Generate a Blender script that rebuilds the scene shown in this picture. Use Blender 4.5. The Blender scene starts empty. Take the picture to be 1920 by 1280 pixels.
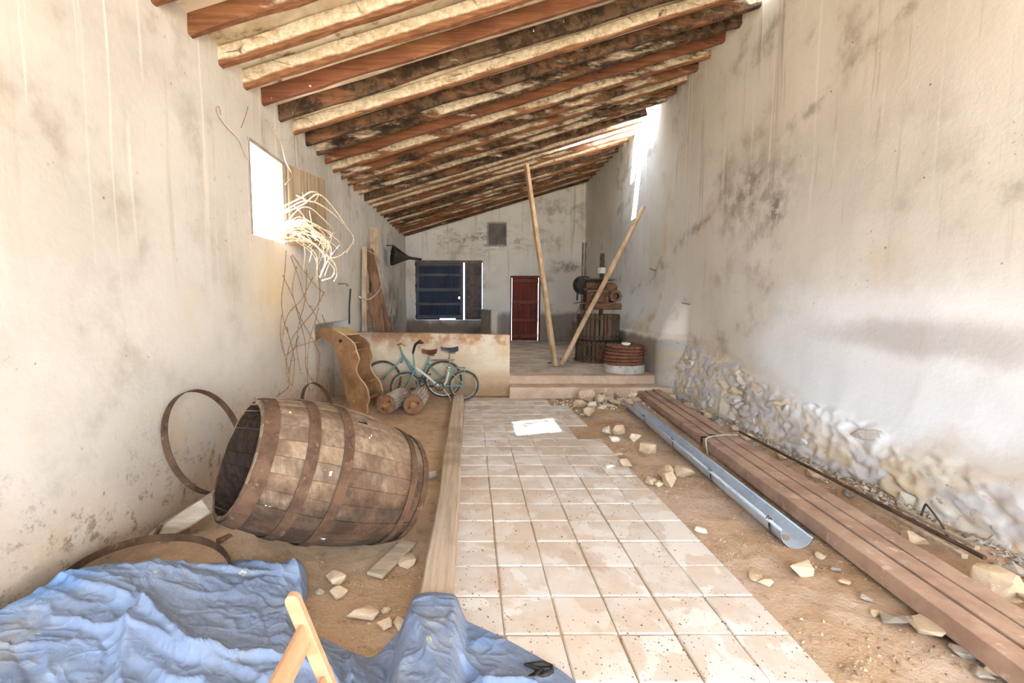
import bpy, bmesh, math, random
from mathutils import Vector, Matrix, noise
from math import pi, sin, cos, radians as R

# ------------------------------------------------------------------ camera, sky, sun, exposure
sc = bpy.context.scene
C = sc.collection
F_PX, CAM_H, CX = 858.0, 1.6, 885.0
PITCH = math.atan(77 / F_PX)
cam_d = bpy.data.cameras.new('camera')
cam = bpy.data.objects.new('camera', cam_d)
C.objects.link(cam)
cam.location = (0, 0, CAM_H)
cam.rotation_euler = (pi / 2 - PITCH, 0, 0)
cam_d.sensor_width = 36
cam_d.lens = F_PX / 1920 * 36
cam_d.shift_x = (960 - CX) / 1920
cam_d.clip_start = 0.02
sc.camera = cam

w = bpy.data.worlds.new('sky')
sc.world = w
w.use_nodes = True
bg = w.node_tree.nodes['Background']
bg.inputs[0].default_value = (0.60, 0.79, 1.0, 1)
bg.inputs[1].default_value = 8.0

sun_d = bpy.data.lights.new('sun', 'SUN')
sun = bpy.data.objects.new('sun', sun_d)
C.objects.link(sun)
SUN_DIR = Vector((3.05, 1.0, -2.6)).normalized()
sun.rotation_euler = SUN_DIR.to_track_quat('-Z', 'Y').to_euler()
sun.location = (-6, 2, 8)
sun_d.energy = 75
sun_d.angle = R(0.6)
sun_d.color = (1.0, 0.97, 0.93)

def portal(name, loc, aim, sx, sy):           # sampling guides in the openings, they give no light of their own
    d = bpy.data.lights.new(name, 'AREA')
    d.shape = 'RECTANGLE'
    d.size, d.size_y = sx, sy
    d.cycles.is_portal = True
    o = bpy.data.objects.new(name, d)
    C.objects.link(o)
    o.location = loc
    o.rotation_euler = Vector(aim).to_track_quat('-Z', 'Y').to_euler()
portal('doorway_portal', (0.7, -3.62, 2.2), (0, 1, 0), 5.2, 4.4)
portal('window_portal', (-2.62, 4.72, 2.65), (1, 0, 0), 0.8, 0.9)
portal('added_roof_gap_portal', (-.9, -.9, 4.3), (.28, 0, -.96), 2.3, 1.7)  # guide for the added roof gap behind the camera
portal('roof_gap_portal', (2.8, 9.35, 5.6), (0, 0, -1), 1.6, 1.4)

sc.view_settings.view_transform = 'Standard'
sc.view_settings.look = 'None'
sc.view_settings.gamma = 1
sc.view_settings.use_curve_mapping = False
sc.view_settings.exposure = 0.66
sc.cycles.use_denoising = True
sc.cycles.max_bounces = 8
sc.cycles.diffuse_bounces = 6
sc.cycles.glossy_bounces = 2
sc.cycles.sample_clamp_indirect = 8

# ------------------------------------------------------------------ helpers
rng = random.Random(7)
cP, sP = cos(PITCH), sin(PITCH)

def ray(u, v):
    a = (u - CX) / F_PX
    b = (640 - v) / F_PX
    return Vector((a, cP + b * sP, -sP + b * cP))
def onZ(u, v, z=0.0):
    d = ray(u, v)
    t = (z - CAM_H) / d.z
    return Vector((d.x * t, d.y * t, z))
def onX(u, v, x):
    d = ray(u, v)
    t = x / d.x
    return Vector((x, d.y * t, CAM_H + d.z * t))
def onY(u, v, y):
    d = ray(u, v)
    t = y / d.y
    return Vector((d.x * t, y, CAM_H + d.z * t))

def sm(a, b, x):
    t = max(0, min(1, (x - a) / (b - a)))
    return t * t * (3 - 2 * t)
def nz(x, y, z=0.0, s=1.0):
    return noise.noise(Vector((x * s, y * s, z * s)))
def fbm(x, y, z=0.0, s=1.0, o=4):
    return noise.fractal(Vector((x * s, y * s, z * s)), 1.0, 2.0, o)

WM = {}
def thing(name, label, cat, loc=(0, 0, 0), rot=None, group=None):
    o = bpy.data.objects.new(name, None)
    o.empty_display_size = 0.05
    C.objects.link(o)
    o.location = loc
    m = Matrix.Translation(Vector(loc))
    if rot is not None:
        o.rotation_euler = rot.to_euler()
        m = m @ rot.to_4x4()
    WM[o] = m
    o['label'] = label
    o['category'] = cat
    if group:
        o['group'] = group
    return o
def tag(o, label, cat, group=None, kind=None):
    o['label'] = label
    o['category'] = cat
    if group:
        o['group'] = group
    if kind:
        o['kind'] = kind
    return o

class MB:
    """collects world-space geometry and links it as one mesh object"""
    def __init__(s, M=None):
        s.v, s.f, s.M = [], [], M or Matrix()
    def add(s, vs, fs):
        n = len(s.v)
        M = s.M
        s.v.extend([M @ Vector(p) for p in vs])
        s.f.extend([tuple(i + n for i in f) for f in fs])
        return s
    def box(s, c, size, rot=None):
        x, y, z = size[0] / 2, size[1] / 2, size[2] / 2
        vs = [Vector((i, j, k)) for k in (-z, z) for j in (-y, y) for i in (-x, x)]
        if rot is not None:
            vs = [rot @ p for p in vs]
        vs = [p + Vector(c) for p in vs]
        return s.add(vs, [(0, 2, 3, 1), (4, 5, 7, 6), (0, 1, 5, 4), (2, 6, 7, 3), (0, 4, 6, 2), (1, 3, 7, 5)])
    def bar(s, p0, p1, wd, ht, up=(0, 0, 1), seg=1, jit=0.0, ch=0.0, seed=0, taper=1.0):
        p0, p1 = Vector(p0), Vector(p1)
        d = (p1 - p0)
        L = d.length
        d.normalize()
        sd = d.cross(Vector(up)).normalized()
        u = sd.cross(d).normalized()
        a, b = wd / 2, ht / 2
        if ch > 0:
            prof = [(-a + ch, -b), (a - ch, -b), (a, -b + ch), (a, b - ch), (a - ch, b), (-a + ch, b), (-a, b - ch), (-a, -b + ch)]
        else:
            prof = [(-a, -b), (a, -b), (a, b), (-a, b)]
        n = len(prof)
        vs = []
        r = random.Random(seed)
        o = r.random() * 50
        for i in range(seg + 1):
            t = i / seg
            k = 1 + (taper - 1) * t
            dx = jit * nz(t * L * 1.3, o, 1) * 2
            dz = jit * nz(t * L * 1.3, o, 9) * 2
            for j, (q, e) in enumerate(prof):
                jj = jit * nz(t * L * 5, j * 2.3 + o, 4)
                vs.append(p0 + d * (L * t) + sd * (q * k + dx + jj) + u * (e * k + dz + jj))
        fs = [tuple(range(n)), tuple(n * seg + n - 1 - j for j in range(n))]
        for i in range(seg):
            for j in range(n):
                a0 = i * n + j
                b0 = i * n + (j + 1) % n
                fs.append((a0, a0 + n, b0 + n, b0))
        return s.add(vs, fs)
    def tube(s, pts, r, n=6, closed=False, caps=True):
        pts = [Vector(p) for p in pts]
        m = len(pts)
        rr = r if isinstance(r, (list, tuple)) else [r] * m
        vs = []
        prev = None
        for i, p in enumerate(pts):
            a = pts[(i - 1) % m] if (closed or i > 0) else p
            b = pts[(i + 1) % m] if (closed or i < m - 1) else p
            d = (b - a)
            if d.length < 1e-9:
                d = Vector((0, 0, 1))
            d.normalize()
            if prev is None:
                k = Vector((0, 0, 1)) if abs(d.z) < .9 else Vector((1, 0, 0))
                sd = d.cross(k).normalized()
            else:
                sd = (prev - d * prev.dot(d))
                sd = sd.normalized() if sd.length > 1e-6 else d.orthogonal().normalized()
            prev = sd
            u = sd.cross(d)
            for j in range(n):
                t = 2 * pi * j / n
                vs.append(p + (sd * cos(t) + u * sin(t)) * rr[i])
        fs = []
        for i in range(m if closed else m - 1):
            i2 = (i + 1) % m
            for j in range(n):
                j2 = (j + 1) % n
                fs.append((i * n + j, i2 * n + j, i2 * n + j2, i * n + j2))
        if not closed and caps:
            fs.append(tuple(range(n)))
            fs.append(tuple((m - 1) * n + n - 1 - j for j in range(n)))
        return s.add(vs, fs)
    def lathe(s, prof, n=32, M=None, closed_prof=False, a0=0.0, a1=2 * pi):
        M = M or Matrix()
        full = abs(a1 - a0 - 2 * pi) < 1e-6
        cnt = n if full else n + 1
        vs = []
        for i in range(cnt):
            t = a0 + (a1 - a0) * i / n
            for (r, z) in prof:
                vs.append(M @ Vector((r * cos(t), r * sin(t), z)))
        k = len(prof)
        fs = []
        for i in range(n):
            i2 = (i + 1) % cnt
            for j in range(k if closed_prof else k - 1):
                j2 = (j + 1) % k
                fs.append((i * k + j, i2 * k + j, i2 * k + j2, i * k + j2))
        return s.add(vs, fs)
    def disc(s, r, n=24, M=None, th=0.02):
        return s.lathe([(0.0005, th / 2), (r, th / 2), (r, -th / 2), (0.0005, -th / 2)], n, M)
    def prism(s, outline, ext):
        o = [Vector(p) for p in outline]
        e = Vector(ext)
        n = len(o)
        fs = [tuple(range(n)), tuple(2 * n - 1 - i for i in range(n))]
        for i in range(n):
            j = (i + 1) % n
            fs.append((i, i + n, j + n, j))
        return s.add(o + [p + e for p in o], fs)
    def grid(s, fn, nu, nv, skip=None):
        vs = [fn(i / nu, j / nv) for j in range(nv + 1) for i in range(nu + 1)]
        fs = []
        for j in range(nv):
            for i in range(nu):
                if skip and skip(i, j):
                    continue
                a = j * (nu + 1) + i
                fs.append((a, a + 1, a + nu + 2, a + nu + 1))
        return s.add(vs, fs)
    def hull(s, pts):
        bm = bmesh.new()
        for p in pts:
            bm.verts.new(p)
        bmesh.ops.convex_hull(bm, input=bm.verts)
        for v in [v for v in bm.verts if not v.link_faces]:
            bm.verts.remove(v)
        bm.verts.index_update()
        vs = [v.co.copy() for v in bm.verts]
        fs = [tuple(v.index for v in f.verts) for f in bm.faces]
        bm.free()
        return s.add(vs, fs)
    def build(s, name, mat, parent=None, smooth=False, bevel=0.0, kind=None, color=None, fix=True):
        me = bpy.data.meshes.new(name)
        vs = s.v
        if parent is not None:
            inv = WM[parent].inverted()
            vs = [inv @ p for p in vs]
            org = Vector((0, 0, 0))
        # put the part's own origin at its middle so that it can be moved by itself
        if vs:
            lo = Vector((min(p.x for p in vs), min(p.y for p in vs), min(p.z for p in vs)))
            hi = Vector((max(p.x for p in vs), max(p.y for p in vs), max(p.z for p in vs)))
            org = (lo + hi) / 2
            org.z = lo.z
        else:
            org = Vector((0, 0, 0))
        me.from_pydata([p - org for p in vs], [], s.f)
        if fix:
            bm = bmesh.new()
            bm.from_mesh(me)
            bmesh.ops.recalc_face_normals(bm, faces=bm.faces)
            bm.to_mesh(me)
            bm.free()
        me.update()
        if smooth:
            me.polygons.foreach_set('use_smooth', [True] * len(me.polygons))
        me.materials.append(mat)
        o = bpy.data.objects.new(name, me)
        C.objects.link(o)
        o.location = org
        if parent is not None:
            o.parent = parent
            WM[o] = WM[parent] @ Matrix.Translation(org)
        else:
            WM[o] = Matrix.Translation(org)
        if bevel:
            b = o.modifiers.new('edge', 'BEVEL')
            b.width = bevel
            b.segments = 1
            b.limit_method = 'ANGLE'
        if kind:
            o['kind'] = kind
        if color:
            o.color = (*color, 1)
        return o

def copy_tree(o, parent=None):
    c = o.copy()
    C.objects.link(c)
    if parent is not None:
        c.parent = parent
    for ch in list(o.children):
        copy_tree(ch, c)
    return c

def rotz(a):
    return Matrix.Rotation(a, 3, 'Z')
def axis_frame(origin, axis):
    """4x4 matrix whose local z is the axis"""
    q = Vector(axis).to_track_quat('Z', 'Y')
    return Matrix.Translation(Vector(origin)) @ q.to_matrix().to_4x4()
def spline(pts, n=6):
    P = [Vector(p) for p in pts]
    if len(P) < 3:
        return P
    out = []
    for i in range(len(P) - 1):
        a = P[max(i - 1, 0)]
        b, c = P[i], P[i + 1]
        d = P[min(i + 2, len(P) - 1)]
        for k in range(n):
            t = k / n
            out.append(0.5 * ((2 * b) + (c - a) * t + (2 * a - 5 * b + 4 * c - d) * t * t + (3 * b - a - 3 * c + d) * t ** 3))
    out.append(P[-1])
    return out

# ------------------------------------------------------------------ materials
XL, XR, YB = -2.05, 3.47, 14.3
PLAT = 0.33
Z_L, SLOPE = 3.5, 0.2935                         # underside of the beams at the left wall, rise per metre
def lin(h):
    h = h.lstrip('#')
    o = []
    for i in (0, 2, 4):
        c = int(h[i:i + 2], 16) / 255
        o.append(c / 12.92 if c <= .04045 else ((c + .055) / 1.055) ** 2.4)
    return (*o, 1)

class NT:
    def __init__(s, name, rough=0.9, metal=0.0, spec=0.25):
        s.m = bpy.data.materials.new(name)
        s.m.use_nodes = True
        s.t = s.m.node_tree
        s.b = s.t.nodes['Principled BSDF']
        s.b.inputs['Roughness'].default_value = rough
        s.b.inputs['Metallic'].default_value = metal
        s.b.inputs['Specular IOR Level'].default_value = spec
        s.tc = s.t.nodes.new('ShaderNodeTexCoord')
        s.oi = s.t.nodes.new('ShaderNodeObjectInfo')
        s.g = s.t.nodes.new('ShaderNodeNewGeometry')
        s.pos = s.g.outputs['Position']
        s.obj = s.tc.outputs['Object']
        s.rand = s.oi.outputs['Random']
    def n(s, t, **k):
        x = s.t.nodes.new(t)
        for a, b in k.items():
            setattr(x, a, b)
        return x
    def set(s, inp, val):
        if val is None:
            return
        if hasattr(val, 'is_output') or isinstance(val, bpy.types.NodeSocket):
            s.t.links.new(val, inp)
        else:
            inp.default_value = val
    def math(s, op, a, b=None, c=None, clamp=False):
        x = s.n('ShaderNodeMath', operation=op, use_clamp=clamp)
        s.set(x.inputs[0], a)
        s.set(x.inputs[1], b)
        s.set(x.inputs[2], c)
        return x.outputs[0]
    def vec(s, v=None, scale=(1, 1, 1), loc=(0, 0, 0), rot=(0, 0, 0)):
        x = s.n('ShaderNodeMapping')
        s.set(x.inputs[0], v if v is not None else s.pos)
        x.inputs['Location'].default_value = loc
        x.inputs['Rotation'].default_value = rot
        x.inputs['Scale'].default_value = scale
        return x.outputs[0]
    def shift(s, v, amount=20.0):
        """move the pattern by the object's own random number"""
        x = s.n('ShaderNodeVectorMath', operation='ADD')
        s.set(x.inputs[0], v)
        m = s.math('MULTIPLY', s.rand, amount)
        cxyz = s.n('ShaderNodeCombineXYZ')
        for i in range(3):
            s.set(cxyz.inputs[i], m)
        s.set(x.inputs[1], cxyz.outputs[0])
        return x.outputs[0]
    def noise(s, scale=5, detail=5, rough=.55, v=None, dist=0.0):
        x = s.n('ShaderNodeTexNoise')
        s.set(x.inputs['Vector'], v if v is not None else s.pos)
        x.inputs['Scale'].default_value = scale
        x.inputs['Detail'].default_value = detail
        x.inputs['Roughness'].default_value = rough
        x.inputs['Distortion'].default_value = dist
        return x.outputs['Fac']
    def vor(s, scale=5, v=None, feature='F1', out='Distance', rnd=1.0):
        x = s.n('ShaderNodeTexVoronoi', feature=feature)
        s.set(x.inputs['Vector'], v if v is not None else s.pos)
        x.inputs['Scale'].default_value = scale
        x.inputs['Randomness'].default_value = rnd
        return x.outputs[out]
    def ramp(s, fac, lo, hi, a=0.0, b=1.0):
        x = s.n('ShaderNodeMapRange', interpolation_type='SMOOTHSTEP')
        s.set(x.inputs['Value'], fac)
        x.inputs['From Min'].default_value = lo
        x.inputs['From Max'].default_value = hi
        x.inputs['To Min'].default_value = a
        x.inputs['To Max'].default_value = b
        return x.outputs['Result']
    def mix(s, fac, a, b, mode='MIX'):
        x = s.n('ShaderNodeMix', data_type='RGBA', blend_type=mode)
        s.set(x.inputs['Factor'], fac)
        s.set(x.inputs['A'] if False else x.inputs[6], a if not isinstance(a, str) else lin(a))
        s.set(x.inputs[7], b if not isinstance(b, str) else lin(b))
        return x.outputs[2]
    def sep(s, v=None):
        x = s.n('ShaderNodeSeparateXYZ')
        s.set(x.inputs[0], v if v is not None else s.pos)
        return x.outputs
    def objcol(s):
        x = s.n('ShaderNodeSeparateColor')
        s.t.links.new(s.oi.outputs['Color'], x.inputs[0])
        return x.outputs
    def out(s, col=None, bump=None, strength=.3, dist=.01, rough=None):
        if col is not None:
            s.set(s.b.inputs['Base Color'], col if not isinstance(col, str) else lin(col))
        if rough is not None:
            s.set(s.b.inputs['Roughness'], rough)
        if bump is not None:
            x = s.n('ShaderNodeBump')
            x.inputs['Strength'].default_value = strength
            x.inputs['Distance'].default_value = dist
            s.set(x.inputs['Height'], bump)
            s.t.links.new(x.outputs[0], s.b.inputs['Normal'])
        return s.m

def gauss(k, parts):
    """soft elliptical stain mask around a point: exp(-sum(((p-c)/r)^2)), parts = [(socket, centre, radius)]"""
    tot = None
    for so, c0, r0 in parts:
        d = k.math('DIVIDE', k.math('SUBTRACT', so, c0), r0)
        q = k.math('MULTIPLY', d, d)
        tot = q if tot is None else k.math('ADD', tot, q)
    return k.math('POWER', 2.718, k.math('MULTIPLY', tot, -1.0))

def plaster(name, side):
    k = NT(name, .93, 0, .15)
    x, y, z = k.sep()
    big = k.noise(.55, 6, .6)
    med = k.noise(2.2, 6, .6)
    fine = k.noise(30, 4, .6)
    base = {'left': ('#d3d0cb', '#bdb9b2'), 'right': ('#e4dfd7', '#d5cec4'), 'back': ('#e4e0d9', '#d3ccc3')}[side]
    col = k.mix(k.ramp(big, .38, .66), base[0], base[1])
    # cloudy grey and ochre weathering
    cl = k.math('MULTIPLY', k.ramp(med, .5, .72), k.ramp(k.noise(.8, 3, .5, k.vec(None, (1, 1, 1), (7, 3, 1))), .42, .6))
    col = k.mix(k.math('MULTIPLY', cl, .75), col, '#9d9489')
    och = k.ramp(k.noise(1.1, 5, .6, k.vec(None, (1, 1, 1), (3, 9, 5))), .55, .75)
    col = k.mix(k.math('MULTIPLY', och, .4), col, '#d8bf97')
    # water runs, long in z
    sv = k.vec(None, (9, 9, .35))
    runs = k.ramp(k.noise(1.0, 5, .65, sv), .56, .72)
    runm = k.ramp(z, 1.2, 3.2)
    col = k.mix(k.math('MULTIPLY', k.math('MULTIPLY', runs, runm), .62), col, '#a3947f')
    runs2 = k.ramp(k.noise(1.0, 3, .5, k.vec(None, (14, 14, .25), (5, 5, 0))), .60, .70)
    col = k.mix(k.math('MULTIPLY', k.math('MULTIPLY', runs2, runm), .6), col, '#f0ebe2')
    # mould speckle in clusters
    sp = k.ramp(k.noise(13, 6, .78), .60, .70)
    spm = k.ramp(k.noise(.9, 4, .6, k.vec(None, (1, 1, 1), (1, 4, 8))), .5, .66)
    col = k.mix(k.math('MULTIPLY', k.math('MULTIPLY', sp, spm), .75), col, '#6f6558')
    # pits
    pits = k.ramp(k.vor(7.5), .085, .03)
    pitm = k.math('MULTIPLY', k.ramp(k.noise(3.5, 2, .5), .5, .58), k.ramp(k.noise(.9, 3, .5, k.vec(None, (1, 1, 1), (2, 2, 5))), .4, .52))
    pits = k.math('MULTIPLY', pits, pitm)
    col = k.mix(k.math('MULTIPLY', pits, .8), col, '#62584c')
    # dirt rising from the ground
    low = k.math('ADD', z, k.math('MULTIPLY', k.math('SUBTRACT', med, .5), .9))
    if side == 'left':
        dirt = k.ramp(low, .95, .1)
        col = k.mix(k.math('MULTIPLY', dirt, .8), col, '#a08463')
        sp2 = k.math('MULTIPLY', k.ramp(k.noise(12, 6, .8), .52, .66), k.ramp(low, .95, .3))
        col = k.mix(k.math('MULTIPLY', sp2, .7), col, '#5d4935')
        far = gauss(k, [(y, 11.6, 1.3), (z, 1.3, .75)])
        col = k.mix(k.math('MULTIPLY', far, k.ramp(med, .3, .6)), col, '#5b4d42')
        glow = gauss(k, [(y, 4.75, .5), (z, 1.75, .45)])  # warm light below the window, painted into the plaster colour
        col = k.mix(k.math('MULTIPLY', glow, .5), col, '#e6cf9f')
    elif side == 'back':
        band = k.ramp(k.math('ADD', z, k.math('MULTIPLY', k.math('SUBTRACT', med, .5), .35)), 1.28, 1.1)
        bandm = k.math('MULTIPLY', band, k.ramp(x, .5, 1.0))
        col = k.mix(k.math('MULTIPLY', bandm, .75), col, '#776655')
        vat = k.math('MULTIPLY', k.ramp(low, 1.2, .85), k.ramp(x, .8, .3))
        col = k.mix(k.math('MULTIPLY', vat, .85), col, '#6f5c4b')
        arch = k.math('MULTIPLY', k.ramp(k.noise(5, 6, .7, k.vec(None, (1, 1, 2.2))), .5, .62), gauss(k, [(z, 3.45, .35), (x, .4, 1.6)]))
        col = k.mix(k.math('MULTIPLY', arch, .8), col, '#5f5a51')
        rust = k.math('MULTIPLY', k.ramp(k.noise(2.2, 4, .6), .48, .66), gauss(k, [(x, 3.2, .7), (z, 3.0, 1.4)]))
        col = k.mix(k.math('MULTIPLY', rust, .8), col, '#74614a')
    else:
        yz = k.math('ADD', .07, k.math('MULTIPLY', y, .113))
        rel = k.math('SUBTRACT', k.math('ADD', z, k.math('MULTIPLY', k.math('SUBTRACT', k.noise(1.6, 6, .65), .5), .7)), yz)
        rub = k.ramp(rel, .1, -.02)
        stone = k.mix(k.ramp(k.noise(3.2, 5, .6), .42, .68), '#dcd7d2', '#d6c7af')
        stone = k.mix(k.ramp(k.noise(1.5, 4, .6), .5, .66), stone, '#c9c6c8')
        stone = k.mix(k.math('MULTIPLY', k.ramp(k.noise(14, 6, .75), .56, .68), .75), stone, '#6b5f53')
        at = k.n('ShaderNodeAttribute', attribute_name='stone_number')
        an = k.math('FRACT', k.math('MULTIPLY', at.outputs['Fac'], 7.31))
        stone = k.mix(k.ramp(an, .55, .8, 0, .8), stone, '#d9c6a6')
        stone = k.mix(k.ramp(an, .38, .2, 0, .6), stone, '#c3c0c0')
        jt = k.n('ShaderNodeAttribute', attribute_name='joint').outputs['Fac']
        stone = k.mix(k.ramp(k.math('ADD', jt, k.math('MULTIPLY', k.math('SUBTRACT', k.noise(18, 5, .7), .5), .9)), .66, 1.0, 0, .6), stone, '#857566')
        edge = gauss(k, [(rel, .07, .05)])
        col = k.mix(k.math('MULTIPLY', edge, .35), col, '#c4ab86')
        col = k.mix(rub, col, stone)
        farlow = k.math('MULTIPLY', k.ramp(k.math('ADD', z, k.math('MULTIPLY', k.math('SUBTRACT', med, .5), .3)), 1.0, .9), k.ramp(y, 7.2, 7.7))
        col = k.mix(k.math('MULTIPLY', farlow, .75), col, '#8d8478')
        # bluish-white glare painted into the wall colour, and the damp grey patch inside it
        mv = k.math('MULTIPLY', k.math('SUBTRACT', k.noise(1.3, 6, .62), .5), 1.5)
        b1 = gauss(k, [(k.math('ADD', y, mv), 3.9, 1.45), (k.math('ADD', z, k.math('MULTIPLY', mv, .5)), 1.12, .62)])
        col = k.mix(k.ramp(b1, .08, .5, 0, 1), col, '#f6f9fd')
        d1 = gauss(k, [(k.math('ADD', y, k.math('MULTIPLY', mv, .6)), 3.55, 1.15), (k.math('ADD', z, k.math('MULTIPLY', mv, .22)), 1.33, .17)])
        col = k.mix(k.ramp(d1, .15, .9, 0, .6), col, '#b4aeac')
        # old crack running down the wall with mould round it
        ln = k.math('SUBTRACT', z, k.math('ADD', 3.63, k.math('MULTIPLY', k.math('SUBTRACT', y, 4.6), -.36)))
        ln = k.math('ADD', ln, k.math('MULTIPLY', k.math('SUBTRACT', k.noise(2.4, 7, .7), .5), .75))
        cr = k.math('MULTIPLY', k.ramp(k.math('ABSOLUTE', ln), .16, .0), k.ramp(k.noise(2.0, 5, .6, k.vec(None, (1, 1, 1), (9, 9, 9))), .44, .62))
        col = k.mix(k.math('MULTIPLY', cr, .6), col, '#85786a')
        blot = k.math('MULTIPLY', gauss(k, [(y, 5.9, .75), (z, 2.95, .42)]), k.ramp(k.noise(4, 6, .7), .42, .6))
        col = k.mix(k.math('MULTIPLY', blot, .75), col, '#8b7e70')
        dk = k.math('MULTIPLY', gauss(k, [(y, 5.35, .16), (z, 2.62, .2)]), k.ramp(k.noise(9, 5, .7), .4, .6))
        col = k.mix(k.math('MULTIPLY', dk, .8), col, '#4e4a45')
        ru = k.math('MULTIPLY', gauss(k, [(y, 8.35, .1), (z, 2.0, 1.3)]), k.ramp(k.noise(3, 3, .5), .35, .6))
        col = k.mix(k.math('MULTIPLY', ru, .5), col, '#cfa873')
    h = k.math('ADD', k.math('MULTIPLY', med, 1.5), k.math('ADD', k.math('MULTIPLY', fine, .15), k.math('MULTIPLY', pits, -.4)))
    h = k.math('ADD', h, k.math('MULTIPLY', k.noise(7, 6, .65), .5))
    return k.out(col, h, .32, .02)

def timber_mat(name, a, b, dark, rough=.85, grain=(2, 30, 30), obj=True, specks=.3, dirt=None):
    k = NT(name, rough, 0, .2)
    v = k.shift(k.obj) if obj else k.pos
    g1 = k.noise(1.0, 6, .65, k.vec(v, grain))
    g2 = k.noise(1.6, 4, .6, v)
    col = k.mix(k.ramp(g1, .35, .65), a, b)
    col = k.mix(k.math('MULTIPLY', k.ramp(g2, .48, .68), .6), col, dark)
    col = k.mix(k.math('MULTIPLY', k.ramp(k.noise(1.0, 5, .7, k.vec(v, tuple(q * 2.2 for q in grain))), .58, .7), .55), col, dark)
    if specks:
        s1 = k.ramp(k.noise(22, 3, .6, v), .70, .74)
        col = k.mix(k.math('MULTIPLY', s1, specks), col, '#e9e2d6')
    if dirt:
        col = k.mix(k.ramp(k.noise(4, 5, .6, v), .4, .68, 0, .7), col, dirt)
    return k.out(col, g1, .35, .006)

def beam_mat():
    """old roof timber: object colour r = remains of limewash, g = red stain, b = dark mould"""
    k = NT('old_roof_timber', .85, 0, .2)
    oc = k.objcol()
    v = k.shift(k.obj, 37.0)
    g1 = k.noise(1.0, 6, .65, k.vec(v, (1.2, 26, 26)))
    col = k.mix(k.ramp(g1, .35, .65), '#6a4630', '#8d6446')
    red = k.mix(k.ramp(g1, .35, .65), '#603b2b', '#7b513d')
    n1 = k.noise(1.3, 4, .6, v)
    col = k.mix(k.math('MULTIPLY', oc[1], k.ramp(n1, .25, .5)), col, red)
    mould = k.mix(k.ramp(k.noise(9, 5, .7, v), .4, .6), '#2f241d', '#5a4838')
    mk = k.ramp(k.math('ADD', k.noise(1.0, 6, .7, k.vec(v, (1.6, 5, 5))), k.math('MULTIPLY', oc[2], .36)), .60, .78)
    col = k.mix(mk, col, mould)
    lw = k.mix(k.ramp(k.noise(18, 4, .7, v), .35, .65), '#dad2c2', '#b5a68c')
    lw = k.mix(k.ramp(k.noise(3.0, 6, .75, v), .60, .70), lw, '#5d4730')
    wk = k.ramp(k.math('ADD', k.noise(1.0, 7, .7, k.vec(v, (1.1, 4, 4), (3, 1, 7))), k.math('MULTIPLY', oc[0], .36)), .62, .74)
    px_, py_, pz_ = k.sep()
    hb = k.math('SUBTRACT', pz_, k.math('ADD', k.math('MULTIPLY', px_, SLOPE), Z_L - XL * SLOPE))
    wk = k.math('MULTIPLY', wk, k.ramp(k.math('ADD', hb, k.math('MULTIPLY', k.math('SUBTRACT', k.noise(4, 4, .6, v), .5), .06)), .012, .04))
    col = k.mix(wk, col, lw)
    ck = k.vor(1.6, k.vec(v, (.8, 2.5, 2.5)), 'DISTANCE_TO_EDGE')
    col = k.mix(k.math('MULTIPLY', k.math('MULTIPLY', k.ramp(k.math('ADD', ck, k.math('MULTIPLY', k.noise(6, 4, .6, v), .12)), .075, .045), wk), .8), col, '#4c3117')
    drip = k.ramp(k.noise(1.0, 4, .7, k.vec(v, (17, 26, 9))), .68, .73)
    col = k.mix(k.math('MULTIPLY', drip, .8), col, '#e8e0d0')
    h = k.math('ADD', g1, k.math('MULTIPLY', wk, .5))
    return k.out(col, h, .6, .012)

M = {}
M['plaster_left'] = plaster('plaster_left', 'left')
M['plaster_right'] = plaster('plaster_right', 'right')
M['plaster_back'] = plaster('plaster_back', 'back')
M['beam'] = beam_mat()
def simple_noise(name, a, b, scale=6, rough=.9, metal=0.0, c=None, lo=.38, hi=.64, bump=.3, dist=.01, det=6, obj=False, cs=None):
    k = NT(name, rough, metal, .3)
    v = k.shift(k.obj) if obj else k.pos
    n1 = k.noise(scale, det, .62, v)
    col = k.mix(k.ramp(n1, lo, hi), a, b)
    if c:
        col = k.mix(k.ramp(k.noise((cs or scale * 2.7), det, .7, v), .56, .7, 0, .85), col, c)
    return k.out(col, n1, bump, dist)
M['cement'] = simple_noise('old_cement', '#c9bfb0', '#b0a493', 3, c='#8f8474', bump=.3)
M['step'] = simple_noise('clay_step', '#cfb69f', '#b99c83', 2.5, c='#d9c9b4', bump=.3)
M['platform'] = simple_noise('dusty_platform', '#c9bdae', '#a89682', 2.2, c='#8a7a68', bump=.4)
M['board_ceiling'] = simple_noise('limewashed_boards', '#e3dac6', '#bfae90', 2.5, c='#6e5943', bump=.3, cs=5)
def dirt_mat():
    k = NT('sandy_earth', .97, 0, .1)
    x, y, z = k.sep()
    n1 = k.noise(1.6, 6, .65)
    n2 = k.noise(9, 6, .7)
    left = k.mix(k.ramp(n1, .35, .65), '#cfb497', '#bc9f80')
    right = k.mix(k.ramp(n1, .35, .65), '#c4a88d', '#b19273')
    right = k.mix(k.ramp(k.noise(.9, 4, .6), .45, .6, 0, .8), right, '#c9b3a0')
    col = k.mix(k.ramp(x, .2, 1.4), left, right)
    near = k.math('MULTIPLY', k.ramp(y, 3.1, 2.3), k.ramp(x, .2, -.3))
    col = k.mix(k.math('MULTIPLY', near, .5), col, '#a1805e')
    col = k.mix(k.ramp(n2, .52, .7, 0, .55), col, '#8a6a4c')
    col = k.mix(k.ramp(k.noise(26, 5, .7), .6, .7, 0, .5), col, '#e0c8a6')
    h = k.math('ADD', n2, k.math('MULTIPLY', k.noise(40, 5, .7), .6))
    return k.out(col, h, .8, .02)
M['dirt'] = dirt_mat()
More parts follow.
